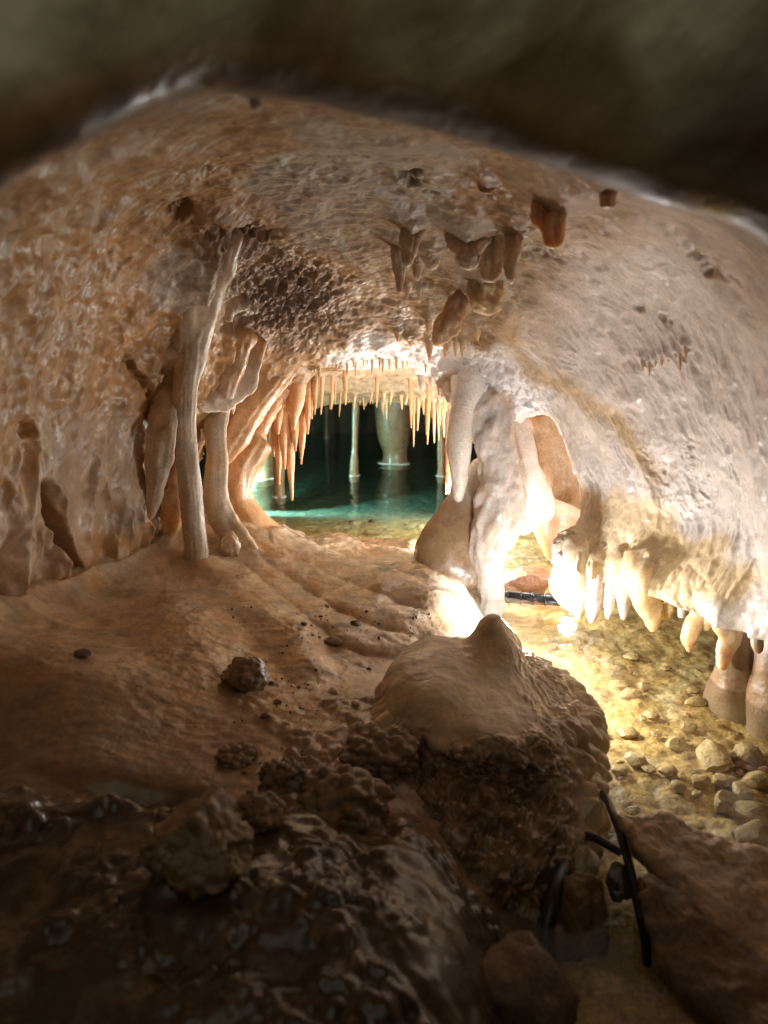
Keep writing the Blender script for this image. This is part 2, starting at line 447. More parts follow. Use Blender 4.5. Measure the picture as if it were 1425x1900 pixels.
# rows: spend samples where the camera sees the shell
seg = [18, 60, 60, 90, 130, 130, 130, 70, 40, 36, 30, 16, 14, 10]
tt = np.concatenate([i + np.linspace(0, 1, s, endpoint=False) for i, s in enumerate(seg)] + [[NR - 1.0]])
def cr_rows(n, t):
    Mx = np.zeros((len(t), n))
    for r, x in enumerate(t):
        i = min(int(x), n - 2); f = x - i
        wts = [-.5*f**3+f*f-.5*f, 1.5*f**3-2.5*f*f+1, -1.5*f**3+2*f*f+.5*f, .5*f**3-.5*f*f]
        for k in range(4):
            j = i - 1 + k
            if j < 0: Mx[r, 0] += 2*wts[k]; Mx[r, 1] -= wts[k]
            elif j >= n: Mx[r, n-1] += 2*wts[k]; Mx[r, n-2] -= wts[k]
            else: Mx[r, j] += wts[k]
    return Mx
cseg = [36, 46, 56, 56, 56, 66, 76, 76, 66, 60, 66, 76, 76, 40, 26, 14]
ct = np.concatenate([i + np.linspace(0, 1, s, endpoint=False) for i, s in enumerate(cseg)] + [[NC - 1.0]])
SH = np.einsum('ri,cj,ijk->rck', cr_rows(NR, tt), cr_rows(NC, ct), CN)
Nn = grid_normals(SH)
mid = SH.mean(axis=1, keepdims=True)
if np.sum(Nn * (mid - SH)) < 0:
    Nn = -Nn
PX, PY = pix(SH)
TT = np.repeat(tt[:, None], len(ct), 1)
CC = np.repeat(ct[None, :], len(tt), 0)
# regions
right = smooth(8.2, 9.6, CC + 0.8 * fbm(SH, 3.0, 2, 91)) * smooth(3.0, 4.2, TT)
left = 1 - smooth(4.2, 6.0, CC + 1.2 * fbm(SH, 3.0, 2, 92))
ceil = np.clip(1 - right - left, 0, 1)
porous = np.exp(-(((PX - 520) / 110) ** 2 + ((PY - 550) / 80) ** 2) ** 1.5)
porous = np.clip(porous + 0.8 * np.exp(-(((PX - 440) / 70) ** 2 + ((PY - 440) / 30) ** 2)), 0, 1) * (TT > 4)
d = 0.030 * fbm(SH, 4.0, 2, 1)
lumps = fbm(SH, 13.0, 3, 11)
rid = ridged(SH, 6.5, 3, 21, .4)
lum2 = fbm(SH, 8.0, 3, 12)
d = d + left * (0.014 * lumps + 0.030 * lum2 + 0.018 * (rid - 0.4) + 0.003 * fbm(SH, 45, 2, 31))
lowl = left * (1 - smooth(.45, .75, SH[..., 2] + .25 * lum2)) * smooth(3.6, 4.6, TT)
fold = ridged(np.stack([SH[..., 0] * 7, SH[..., 1] * 7, SH[..., 2] * 1.1], -1) + .35 * lum2[..., None], 1.0, 2, 33)
d = d * (1 - .45 * lowl) + lowl * 0.040 * (fold - .35)
AN = np.stack([CC * 0.32, TT * 3.4, CC * 0 + 3.3], -1)
band = ridged(AN + 0.6 * fbm(SH, 5.0, 2, 44)[..., None], 1.0, 3, 41)
AN2 = np.stack([SH[..., 0] * 24, SH[..., 1] * 38, SH[..., 2] * 38], -1)
str_ = fbm(AN2, 1.0, 3, 51)
cells0 = ridged(SH, 26.0, 3, 63) - .4
d = d + ceil * (0.012 * lumps + 0.010 * str_ * smooth(3.4, 4.2, TT) + 0.0035 * cells0 + 0.005 * (rid - 0.4))
cells = 1 - worley(SH + 0.02 * fbm(SH, 20, 2, 61)[..., None], 26.0, 62)
d = d + right * (0.011 * (band - 0.45) + 0.005 * fbm(SH, 22, 3, 71) + 0.0015 * (ridged(SH, 34, 2, 73) - .4) + 0.005 * cells * smooth(0.0, 0.25, fbm(SH, 6, 2, 72) + 0.1))
d = d + porous * (-0.035 * (ridged(SH, 24, 3, 81) - 0.2) - 0.01)
wz = np.exp(-(((PX - 915) / 110) ** 2 + ((PY - 735) / 62) ** 2) ** 2) * (TT > 6.2) * (TT < 9.2)
wz = np.clip(wz + 0.6 * np.exp(-((PY - 655) / 26) ** 2) * smooth(560, 640, PX) * (1 - smooth(900, 980, PX)) * (TT > 6.4) * (TT < 8.6), 0, 1)
lz = smooth(12.0, 12.7, CC) * (CC < 14) * (TT > 4.4) * (TT < 8)
wl1 = worley(SH * np.array([1, 1, .6]) + 0.012 * fbm(SH, 25, 2, 65)[..., None], 42.0, 66)
knob = np.clip(1 - 1.5 * wl1 * wl1, 0, 1)
d = d + 0.014 * knob * wz + 0.008 * knob * lz
# holes and cracks
PITN = fbm(SH, 38, 3, 200)
def pit(cx, cy, rx, ry, dep, rot=0.0, rows=(3.2, 7.6)):
    a, b = PX - cx, PY - cy
    c, s = math.cos(rot), math.sin(rot)
    x, y = (a * c + b * s) / rx, (-a * s + b * c) / ry
    q = x * x + y * y + 3.0 * PITN
    return -0.6 * dep * np.exp(-np.maximum(q, 0) ** 1.5) * (TT > rows[0]) * (TT < rows[1])
for a in [(335, 395, 22, 14, .04, -.5), (765, 322, 20, 10, .04, .2), (800, 350, 12, 8, .03, .4), (430, 425, 60, 14, .035, .15),
          (256, 700, 7, 34, .06, -.5), (385, 318, 9, 6, .02, 0), (1180, 575, 10, 6, .02, .6), (1230, 600, 14, 6, .02, .8),
          (1000, 470, 60, 9, .015, .1), (1310, 480, 60, 6, .02, .7), (55, 800, 9, 14, .03, 0), (1165, 1010, 14, 12, .02, .3),
          (1300, 890, 16, 60, .012, -.3), (1220, 860, 10, 45, .012, -.5)]:
    d = d + pit(*a)
crev = -0.07 * np.exp(-((PX - (82 + (PY - 900) * 0.33) - 10 * np.sin(PY / 40.0)) / 10) ** 4) * smooth(885, 915, PY) * (1 - smooth(1115, 1150, PY)) * (TT > 3.4) * (TT < 6.2) * (CC < 4)
d = d + crev
near = 1 - smooth(1.6, 2.3, TT)
d = d * (1 - 0.3 * near) + near * 0.04 * fbm(SH, 6, 2, 95)
d = d * (1 - 0.95 * np.exp(-((TT - 2.6) / .75) ** 4))
SHD = SH + Nn * d[..., None]
# colour of the stone (albedo), with some light and shade painted in
def C3(r, g, b): return np.array([r, g, b], dtype=np.float32)
mixc = lambda a, b, t: a + (b - a) * t[..., None]
tn = fbm(SH, 5.0, 3, 301)
colr = np.broadcast_to(C3(.43, .24, .10), SH.shape).copy()
colr = mixc(colr, C3(.28, .165, .08), ceil)
colr = mixc(colr, C3(.66, .60, .56), right)
def blob(cx, cy, rx, ry, c, s=1.0, rows=(3.0, 9.0), wob=0.8):
    global colr
    q = ((PX - cx) / rx) ** 2 + ((PY - cy) / ry) ** 2 + wob * tn * 2.5
    f = s * (1 - smooth(0.45, 1.25, q)) * (TT > rows[0]) * (TT < rows[1])
    colr = mixc(colr, np.asarray(c, dtype=np.float32), f)
blob(690, 330, 190, 130, (.31, .26, .21))  # cool grey glow on the vault, painted into the colour
blob(850, 480, 190, 110, (.30, .225, .15), .8)
blob(350, 510, 90, 60, (.44, .37, .30), .9)
blob(690, 600, 250, 60, (.34, .24, .155), .7)
blob(180, 860, 120, 120, (.42, .32, .23), .7)
blob(60, 1060, 110, 140, (.47, .33, .22), .8)
blob(830, 660, 230, 46, (.76, .73, .71), 1.0, rows=(6.0, 9.0))  # pale lip, raised further to paint in the bright ring of light
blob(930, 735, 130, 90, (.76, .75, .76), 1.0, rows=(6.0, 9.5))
blob(1060, 860, 70, 160, (.66, .60, .54), .8)
blob(1130, 1000, 120, 110, (.68, .52, .31), .9)
blob(1240, 1070, 170, 75, (.68, .52, .30), .9)

# amber rills that run down the right wall
rill = np.exp(-((PX - (930 + 300 * smooth(580, 900, PY)) - 22 * tn * 3) / 26) ** 2) * smooth(560, 620, PY) * (1 - smooth(820, 980, PY))
colr = mixc(colr, C3(.52, .36, .17), 0.75 * rill * (TT > 4))
colr = mixc(colr, C3(.15, .10, .075), np.clip(porous * 0.9, 0, 1))
colr = mixc(colr, C3(.22, .14, .08), 0.42 * smooth(0.12, 0.35, fbm(SH, 11, 3, 310)) * (ceil + 0.6 * left))
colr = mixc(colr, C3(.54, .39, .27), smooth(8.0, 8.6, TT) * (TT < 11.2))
colr = mixc(colr, C3(.20, .17, .12), smooth(11.2, 12, TT))
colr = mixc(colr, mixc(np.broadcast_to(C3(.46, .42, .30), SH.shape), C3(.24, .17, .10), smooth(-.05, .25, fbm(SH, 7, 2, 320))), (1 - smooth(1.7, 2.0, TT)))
colr = mixc(colr, C3(.10, .06, .04), (1 - smooth(1.7, 2.1, TT)) * smooth(8.1, 9.3, CC + 1.2 * tn))  # unlit right part of the overhang, its shade painted into the colour
colr = mixc(colr, C3(.12, .08, .05), .9 * smooth(1.85, 2.05, TT) * (1 - smooth(2.8, 3.7, TT)) * (1 - smooth(7.0, 9.0, CC)))  # left lip painted darker to subdue its lit rim
NrmD = grid_normals(SHD)
if np.sum(NrmD * Nn) < 0:
    NrmD = -NrmD
def shell_piece(name, c0, c1, r0=0, r1=None, mat='rock'):
    i0, i1 = np.searchsorted(ct, c0), np.searchsorted(ct, c1)
    j0 = np.searchsorted(tt, r0)
    j1 = len(tt) - 1 if r1 is None else np.searchsorted(tt, r1)
    sl = (slice(j0, j1 + 1), slice(i0, i1 + 1))
    V = SHD[sl]
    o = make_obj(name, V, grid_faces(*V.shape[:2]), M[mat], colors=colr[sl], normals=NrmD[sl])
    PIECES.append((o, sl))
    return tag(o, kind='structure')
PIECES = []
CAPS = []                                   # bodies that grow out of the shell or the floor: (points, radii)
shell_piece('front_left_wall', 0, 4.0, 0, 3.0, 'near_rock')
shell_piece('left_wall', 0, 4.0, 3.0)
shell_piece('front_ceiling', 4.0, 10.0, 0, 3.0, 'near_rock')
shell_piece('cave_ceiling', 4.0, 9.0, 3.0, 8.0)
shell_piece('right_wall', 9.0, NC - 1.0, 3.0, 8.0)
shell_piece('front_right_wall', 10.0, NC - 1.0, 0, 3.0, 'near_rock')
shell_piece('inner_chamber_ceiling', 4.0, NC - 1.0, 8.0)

SX, SY = pix(SHD)
_m = (TT > 3.05) & (TT < 12) & (np.arange(SHD.shape[0])[:, None] % 2 == 0) & (np.arange(SHD.shape[1])[None] % 2 == 0)
SQ = np.stack([SX[_m], SY[_m], SHD[..., 1][_m]], -1)
SQC = colr[_m]
def stone_colour(px, py, near):
    dd = (SQ[:, 0] - px) ** 2 + (SQ[:, 1] - py) ** 2 + ((SQ[:, 2] - near) * 300) ** 2
    return SQC[np.argsort(dd)[:30]].mean(axis=0)
def snap(px, py, near=None):
    """distance of the cave shell behind a pixel (the sheet nearest to a guess, or the front one)"""
    dd = (SQ[:, 0] - px) ** 2 + (SQ[:, 1] - py) ** 2
    for rad in (6, 12, 25, 60):
        c = SQ[dd < rad * rad]
        if len(c):
            ys = c[:, 2]
            return float(ys.min() if near is None else ys[np.argmin(np.abs(ys - near))])
    return near

# ------------------------------------------------------------------ floor: height field through points on the bank
def rbf(pts, X, Y, reg=1e-4):
    pts = np.array(pts)
    A = pts[:, :2]
    def k(r): return r * r * np.log(r + 1e-6)
    D = np.linalg.norm(A[:, None] - A[None], axis=-1)
    n = len(A)
    K = np.zeros((n + 3, n + 3))
    K[:n, :n] = k(D) + reg * np.eye(n)
    K[:n, n] = 1; K[:n, n + 1:] = A
    K[n, :n] = 1; K[n + 1:, :n] = A.T
    wv = np.linalg.solve(K, np.concatenate([pts[:, 2], np.zeros(3)]))
    out = wv[n] + wv[n + 1] * X + wv[n + 2] * Y
    for i in range(n):
        r = np.sqrt((X - A[i, 0]) ** 2 + (Y - A[i, 1]) ** 2)
        out = out + wv[i] * k(r)
    return out
fp = [P(*a) for a in [(380,1050,2.0),(250,1080,1.85),(130,1140,1.6),(0,1170,1.4),(450,985,2.3),(560,1000,2.62),(640,1006,2.68),(790,1006,2.55),
      (700,1040,2.36),(860,1100,2.05),(620,1100,1.95),(750,1150,1.76),(850,1130,1.9),(650,1200,1.6),(560,1250,1.45),(480,1130,1.74),(350,1150,1.62),
      (300,1250,1.32),(100,1250,1.2),(550,1350,1.2),(700,1330,1.25),(300,1400,1.07),(100,1400,1.0),(450,1500,.93),(100,1600,.8),(300,1700,.72),
      (100,1850,.62),(600,1700,.74),(780,1700,.78),(600,1880,.6),(-150,1400,1.05),(-150,1800,.65),(840,1880,.66)]]
fp += [G(*a) for a in [(905,1190,-.10),(960,1260,-.12),(1050,1200,-.14),(1080,1350,-.12),(1130,1500,-.13),(1130,1700,-.14),(1060,1900,-.14),(1000,1100,-.14),(1300,1500,-.18),
      (960,1750,-.04),(930,1060,-.14),(985,1000,-.15)]]
fp += [np.array(a) for a in [(-.9,.2,.2),(-.9,1.2,.3),(-.3,.2,.12),(.2,.2,.05),(-.55,2.95,-.16),(-.3,2.95,-.2),(0,2.95,-.2),(.2,2.9,-.2),(.4,2.8,-.2),(-.3,3.2,-.4),(.1,3.2,-.4),(.9,1.0,-.25),(1.0,2.2,-.25),(-.85,2.2,.3),(-.9,2.8,.05),(-1.2,3.4,-.3),(.5,3.2,-.35),(0,3.4,-.4),(.6,.2,-.2),(-.6,-.15,.86),(-.2,-.15,.86),(.2,-.15,.86),(.6,-.15,.84),(-.4,.0,.58),(0,.0,.56),(.4,.0,.55)]]  # last points: unseen bank behind the camera, added to block rear ambient
def floor_grid(x0, x1, y0, y1, nx, ny, warp=1.0):
    # finer towards the camera
    ys = y0 + (y1 - y0) * np.linspace(0, 1, ny) ** warp
    xs = np.linspace(x0, x1, nx)
    X, Y = np.meshgrid(xs, ys)
    return X, Y
X, Y = floor_grid(-1.0, 0.75, -0.15, 3.3, 620, 800, 1.25)
Z = rbf(fp, X, Y, 2e-4)
F = np.stack([X, Y, Z], -1)
fx, fy = pix(F)
FL = np.stack([X, Y, np.zeros_like(X)], -1)
# flow lobes in the middle distance: ridges that run from the left wall down to the water
flowdir = np.stack([(X * 0.75 - Y * 0.66) * 9.0, (X * 0.66 + Y * 0.75) * 2.2, X * 0], -1)
lobes = np.zeros_like(X)
def seg_d(ax, ay, bx, by):
    t = np.clip(((fx - ax) * (bx - ax) + (fy - ay) * (by - ay)) / ((bx - ax) ** 2 + (by - ay) ** 2), 0, 1)
    return np.hypot(fx - ax - t * (bx - ax), fy - ay - t * (by - ay))
wobx = 14 * fbm(FL, 9, 2, 399)
for line, wd, hh in [([(430,990),(540,1050),(640,1110),(760,1160),(840,1182)], 30, .022), ([(520,1010),(620,1062),(740,1095),(830,1125),(885,1150)], 30, .026), ([(610,1016),(730,1045),(830,1072),(885,1105)], 26, .022),
                     ([(400,1060),(470,1110),(540,1170),(575,1230)], 60, .020), ([(450,1020),(520,1090),(600,1150),(680,1190),(760,1200)], 24, .016), ([(300,1110),(330,1160),(380,1200)], 90, .016)]:
    dist = np.min([seg_d(*line[q], *line[q + 1]) for q in range(len(line) - 1)], axis=0) + wobx
    pf = np.clip(1 - (dist / wd) ** 2, 0, 1)
    lobes = np.maximum(lobes, hh * np.sqrt(pf)) if wd < 50 else lobes + hh * pf ** 2
lob = ridged(flowdir + 0.5 * fbm(FL, 4, 2, 401)[..., None], 1.0, 2, 402)
midf = smooth(1.5, 1.75, Y)
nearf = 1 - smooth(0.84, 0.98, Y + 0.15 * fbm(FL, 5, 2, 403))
dz = lobes + midf * (0.008 * (lob - 0.4)) + 0.006 * fbm(FL, 9, 3, 404) + 0.003 * fbm(FL, 40, 3, 405)
rip = ridged(np.stack([X * 14, Y * 30, X * 0], -1) + 1.2 * fbm(FL, 8, 2, 406)[..., None], 1.0, 2, 407)
leftn = (1 - smooth(-.35, -.15, X)) * (1 - midf)
dz += leftn * 0.0012 * (rip - 0.4)
# the bank sweeps up into the left wall
_lw = (CC < 3.6) & (TT > 2.5) & (TT < 8.2) & (SHD[..., 2] > .10) & (SHD[..., 2] < .32)
yb = np.linspace(0.5, 2.6, 60)
xb = np.array([np.percentile(SHD[..., 0][_lw & (np.abs(SHD[..., 1] - q) < .04)], 90) if np.any(_lw & (np.abs(SHD[..., 1] - q) < .04)) else np.nan for q in yb])
ok_ = ~np.isnan(xb)
xw = np.interp(Y, yb[ok_], xb[ok_])
dz += 0.055 * np.exp(-np.maximum(X - xw, 0) / .055) * smooth(.5, .7, Y) * (1 - smooth(2.2, 2.5, Y))
F1 = worley(FL + 0.03 * fbm(FL, 12, 2, 408)[..., None], 38.0, 409)
pop = np.clip(1 - F1 * F1 * 1.6, 0, 1)
clump = smooth(0.02, 0.22, fbm(FL, 7.5, 3, 410))
F2 = worley(FL + 0.015 * fbm(FL, 20, 2, 416)[..., None], 70.0, 417)
pop2 = np.clip(1 - 1.5 * F2 * F2, 0, 1)
dz += nearf * (0.016 * clump * pop + 0.008 * pop2 * smooth(-.1, .2, fbm(FL, 9, 2, 418)) - 0.02 * smooth(0.05, 0.35, fbm(FL, 5, 2, 411)) + 0.022 * fbm(FL, 9, 3, 412))
dz += (1 - nearf) * (1 - midf) * 0.012 * pop * smooth(0.12, 0.25, fbm(FL, 6.5, 2, 413)) * smooth(-.35, -.2, X)
# a shelf edge with a dark crevice at the front
shelf = np.exp(-(((fx - 290) / 150) ** 2 + ((fy - 1480 - 0.18 * (fx - 290)) / 22) ** 2))
dz -= 0.06 * shelf
Z2 = Z + dz + .045 * nearf * (1 - smooth(.05, .25, X))
F[..., 2] = Z2
tnf = fbm(FL, 6, 3, 420)
fcol = np.broadcast_to(C3(.54, .36, .205), F.shape).copy()
fcol = mixc(fcol, C3(.64, .51, .38), midf * smooth(-.2, .3, tnf + .15))  # cream lobes, painted paler to stand in for bounce light
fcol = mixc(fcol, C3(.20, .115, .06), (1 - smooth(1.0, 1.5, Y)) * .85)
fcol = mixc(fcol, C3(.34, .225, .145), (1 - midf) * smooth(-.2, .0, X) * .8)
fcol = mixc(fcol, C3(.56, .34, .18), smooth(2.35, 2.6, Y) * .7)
fcol = mixc(fcol, C3(.07, .04, .02), nearf * .95)  # wet mud, darkened further to paint in the dim foreground
fcol = mixc(fcol, C3(.22, .14, .09), 0.5 * smooth(0.1, 0.3, fbm(FL, 16, 3, 421)) * (1 - midf))
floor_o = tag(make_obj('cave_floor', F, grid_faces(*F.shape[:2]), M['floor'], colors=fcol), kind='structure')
def floor_z(x, y):
    i = int(np.argmin(np.abs(Y[:, 0] - y))); j = int(np.argmin(np.abs(X[0] - x)))
    return float(Z2[i, j])
def on_floor(px, py, dz=0.0):
    """where a pixel's ray meets the bank"""
    for yy in np.arange(0.5, 3.0, 0.01):
        p = P(px, py, yy)
        if p[2] <= floor_z(p[0], yy):
            return np.array([p[0], yy, floor_z(p[0], yy) + dz])
    return P(px, py, 2.5)

# ------------------------------------------------------------------ pool bed and water
BX, BY = floor_grid(-1.9, 1.9, 0.25, 7.5, 520, 800, 1.6)
BZ = -0.075 - 0.22 * smooth(3.3, 5.2, BY) * (1 - smooth(.35, .75, BX) * (1 - smooth(3.2, 3.8, BY)))
BL = np.stack([BX, BY, BX * 0], -1)
f1, f2 = worley(BL + 0.03 * fbm(BL, 11, 3, 500)[..., None], 10.0, 501, True)
BZ += 0.016 * fbm(BL, 7, 3, 502) + 0.007 * smooth(0.0, 0.12, f2 - f1) * (0.5 + fbm(BL, 9, 2, 503)) + 0.006 * (ridged(BL, 16, 3, 505) - .4) + 0.005 * fbm(BL, 45, 3, 504)
bcol = np.broadcast_to(C3(.58, .37, .13), BL.shape).copy()
bcol = mixc(bcol, C3(.68, .50, .25), smooth(0.05, 0.3, fbm(BL, 9, 3, 510)))
bcol = mixc(bcol, C3(.30, .17, .06), smooth(0.05, 0.3, fbm(BL, 13, 3, 511)) * .8)
bcol = mixc(bcol, C3(.26, .17, .07), 0.6 * (1 - smooth(0.0, 0.04, f2 - f1)))
bcol = mixc(bcol, C3(.62, .60, .48), .7 * smooth(3.2, 4.2, BY))
B = np.stack([BX, BY, BZ], -1)
bed = tag(make_obj('pool_bed', B, grid_faces(*B.shape[:2]), M['gravel'], colors=bcol), kind='structure')
bm = bmesh.new()
bmesh.ops.create_cube(bm, size=1.0)
for v in bm.verts:
    v.co = Vector((v.co.x * 4.4, 3.95 + v.co.y * 7.7, -0.6 + v.co.z * 1.2))
me = bpy.data.meshes.new('water'); bm.to_mesh(me); bm.free(); me.materials.append(M['water'])
wo = bpy.data.objects.new('water', me); col.objects.link(wo); tag(wo, kind='structure')

# ------------------------------------------------------------------ generic bodies
def tube(name, pts, mat, flat=1.0, nseg=28, nring=60, amp=0.08, nscale=None, rings=0.0, parent=None, seed=0, flute=0.0, root=0.06, twist=0.0, soft=1.0):
    """pts: (px,py,Y,width_px[,flat]); an organic body swept along them, round ends"""
    c = np.array([P(p[0], p[1], p[2]) for p in pts])
    r = np.array([p[3] * 0.5 * np.linalg.norm(P(p[0], p[1], p[2]) - CAM) / FPX for p in pts])
    fl = np.array([p[4] if len(p) > 4 else flat for p in pts])
    Mx = cr_matrix(len(pts), nring)
    c = Mx @ c
    r = np.maximum(Mx @ r, 0.0008)
    fl = Mx @ fl
    # rounded ends
    e = np.linspace(0, 1, nring)
    tip = np.sqrt(np.clip(1 - np.clip((e - 0.94) / 0.06, 0, 1) ** 2, 0.0, 1))
    tip = tip * np.sqrt(np.clip(1 - np.clip((0.04 - e) / 0.04, 0, 1) ** 2, 0.0, 1))
    r = r * np.maximum(tip, 0.02)
    CAPS.append((c[::max(1, nring // 16)], (r * np.sqrt(fl))[::max(1, nring // 16)], soft))
    t = np.gradient(c, axis=0); t /= np.linalg.norm(t, axis=1, keepdims=True)
    dep = np.array([0, 1.0, 0])
    side = np.cross(dep, t); side /= np.maximum(np.linalg.norm(side, axis=1, keepdims=True), 1e-6)
    dp = np.cross(t, side)
    a = np.linspace(0, 2 * np.pi, nseg, endpoint=False)
    ca, sa = np.cos(a), np.sin(a)
    if twist:
        tw = twist
        side, dp = side * math.cos(tw) + dp * math.sin(tw), -side * math.sin(tw) + dp * math.cos(tw)
    V = c[:, None] + r[:, None, None] * (ca[None, :, None] * side[:, None] + (fl[:, None] * sa[None])[..., None] * dp[:, None])
    out = V - c[:, None]
    on = out / np.maximum(np.linalg.norm(out, axis=-1, keepdims=True), 1e-6)
    sc = nscale or 1.2 / max(r.max(), 1e-3)
    q = V.copy(); q[..., 2] *= 0.45
    dd = amp * fbm(q + seed * 3.17, sc, 4, seed) * r[:, None] * 1.8 + 0.0012 * fbm(V + seed, 90, 2, seed + 5)
    if rings:
        s = np.cumsum(np.linalg.norm(np.gradient(c, axis=0), axis=1))
        dd = dd + rings * r.max() * np.sin(s[:, None] * 2 * np.pi / 0.0085 + 3.0 * fbm(V, 22, 2, 3)) * (0.5 + 1.2 * np.abs(fbm(V, 14, 2, 8)))
    if flute:
        dd = dd + flute * r[:, None] * ridged(np.stack([on[..., 0] * 2.2, on[..., 1] * 2.2, V[..., 2] * 2.0], -1) + seed, 1.3, 2, seed + 9)
    V = V + on * dd[..., None]
    verts = np.concatenate([V.reshape(-1, 3), c[:1], c[-1:]])
    nv = nring * nseg
    fc = grid_faces(nring, nseg, True)
    k = np.arange(nseg); k2 = (k + 1) % nseg
    t0 = np.stack([np.full(nseg, nv), k2, k], -1)
    t1 = np.stack([np.full(nseg, nv + 1), (nring - 1) * nseg + k, (nring - 1) * nseg + k2], -1)
    base = COL.get(mat.name)
    colors = None
    if base is not None:
        ctop = stone_colour(pts[1][0], pts[1][1], pts[1][2])
        root = -.5 if mat.name in ('white_calcite', 'snow_calcite') else root
        kx = smooth(root, root + .38, e)[:, None] + 0.35 * fbm(V, 30, 2, seed + 11)
        cv = mixc(np.broadcast_to(ctop, V.shape), np.array(base[0]), np.clip(kx, 0, 1))
        cv = mixc(cv, np.array(base[1]), smooth(0.0, 0.3, fbm(q, 0.5 * sc, 3, seed + 12)) * np.clip(kx, 0, 1))
        colors = np.concatenate([cv.reshape(-1, 3), cv[0, :1], cv[-1, :1]])
        mat = M['calcite_thin'] if mat.name in ('amber_calcite', 'yellow_calcite', 'orange_drapery') else M['calcite']
    return make_obj(name, verts, [fc, np.concatenate([t0, t1])], mat, parent=parent, closed=True, colors=colors)
def stal(px, y0, y1, Y, wpx, mat='peach', dx=0.0, label=None, group=None, name='stalactite', amp=0.10, flat=1.0, taper=0.22, seed=None, nring=26, nseg=12, cat='stalactite', bulge=0.0, rings=0.0, fixed=False):
    """one hanging stalactite: broad root, slim blunt tip"""
    seed = rng.randrange(1000) if seed is None else seed
    L = y1 - y0
    Y = Y if fixed else snap(px, y0, Y) + 0.004
    pts = [(px - dx * 0.1, y0 - 0.12 * L - 7, Y + .003, wpx * 1.7), (px, y0 + 0.06 * L, Y, wpx), (px + dx * .25, y0 + .35 * L, Y, wpx * (0.74 + bulge)), (px + dx * .6, y0 + .68 * L, Y, wpx * (0.52 + bulge)),
           (px + dx * .9, y0 + .92 * L, Y, wpx * taper * 1.2), (px + dx, y1, Y, wpx * taper)]
    o = tube(name, pts, M[mat], nseg=nseg, nring=nring, amp=amp, seed=seed, flat=flat, rings=rings)
    return tag(o, label, cat, group)
def ico(sub):
    bm = bmesh.new(); bmesh.ops.create_icosphere(bm, subdivisions=sub, radius=1.0)
    v = np.array([x.co[:] for x in bm.verts]); f = np.array([[x.index for x in p.verts] for p in bm.faces]); bm.free()
    return v, f
ICO = {k: ico(k) for k in (2, 3, 4, 5, 6)}
def rock(name, loc, size, mat, sub=4, seed=0, rough=0.22, chop=0.5, rot=0.0, popc=0.0, parent=None, lump=1.6, colors=None, popscale=60.0):
    """angular or nodular stone: sphere pushed by noise, cut by random planes"""
    v, f = ICO[sub]
    v = v.copy()
    r = np.random.RandomState(seed)
    v *= (1 + rough * 1.6 * fbm(v + seed * 5.3, lump, 3, seed))[:, None]
    for _ in range(int(chop * 14)):
        n = r.normal(size=3); n /= np.linalg.norm(n)
        h = 0.62 + 0.25 * r.rand()
        ov = np.maximum(v @ n - h, 0)
        v = v - ov[:, None] * n * 0.9
    v = v * np.array(size)
    c, s = math.cos(rot), math.sin(rot)
    v = np.stack([v[:, 0] * c - v[:, 1] * s, v[:, 0] * s + v[:, 1] * c, v[:, 2]], -1)
    mn = np.mean(size)
    nn = v / np.maximum(np.linalg.norm(v, axis=1, keepdims=True), 1e-6)
    v = v + nn * (0.06 * mn * fbm(v + seed, 6.0 / mn * 0.5, 3, seed + 3))[:, None]
    if popc:
        w1 = worley(v + seed, popscale, seed)
        v = v + nn * (popc * np.clip(1 - 1.5 * w1 * w1, 0, 1))[:, None]
    o = make_obj(name, v + np.array(loc), f, M[mat], parent=parent, closed=True)
    if chop > 0.7:
        o.data.set_sharp_from_angle(angle=math.radians(32))
    return o

# ------------------------------------------------------------------ boulder with a drip cone in front
prof = [(0.0005, .253), (.016, .250), (.030, .235), (.043, .210), (.056, .191), (.076, .180), (.112, .175), (.152, .170), (.186, .156), (.207, .126),
        (.212, .084), (.200, .034), (.176, -.02), (.150, -.08), (.13, -.16)]
nr_, na_ = 420, 620
pr = cr_matrix(len(prof), nr_) @ np.array(prof)
tipc = P(915, 1150, 1.42)
def bc(rad, z):
    k = smooth(0.03, 0.17, rad)
    x = tipc[0] + (0.205 - tipc[0]) * k
    y = tipc[1] + (1.325 - tipc[1]) * k
    return x, y
ang = np.linspace(0, 2 * np.pi, na_, endpoint=False)
cxs, cys = bc(pr[:, 0], pr[:, 1])
low = smooth(.12, 0.0, pr[:, 1])
RX = pr[:, 0][:, None] * np.ones(na_)
BO = np.stack([cxs[:, None] + RX * np.cos(ang) * 0.98, cys[:, None] + RX * np.sin(ang) * 1.18 - 0.20 * low[:, None], np.repeat(pr[:, 1][:, None], na_, 1) * 1.0], -1)
BO[..., 0] -= 0.035 * low[:, None] * (1 + 0 * ang)
fall = smooth(.02, .15, RX)
BO[..., 2] -= fall * (0.006 * (1 - np.sin(ang)) + 0.030 * np.maximum(np.cos(ang), 0) + 0.006 * np.maximum(np.sin(ang), 0) - 0.026 * np.maximum(-np.cos(ang), 0))
bn = grid_normals(BO, True)
if np.sum(bn * (BO - BO.mean(axis=(0, 1)))) < 0: bn = -bn
side = smooth(.15, .09, BO[..., 2]) * smooth(.12, .17, RX)
frontness = smooth(0.1, -0.5, np.sin(ang))[None] * np.ones_like(RX)
rightness = smooth(0.2, 0.8, np.cos(ang))[None] * np.ones_like(RX)
w1 = worley(BO + 0.012 * fbm(BO, 30, 2, 600)[..., None], 84.0, 601)
popn = np.clip(1 - 1.5 * w1 * w1, 0, 1)
w2 = worley(BO * np.array([1, 1, .6]) + 0.012 * fbm(BO, 20, 2, 602)[..., None], 40.0, 603)
drip = np.clip(1 - 1.5 * w2 * w2, 0, 1)
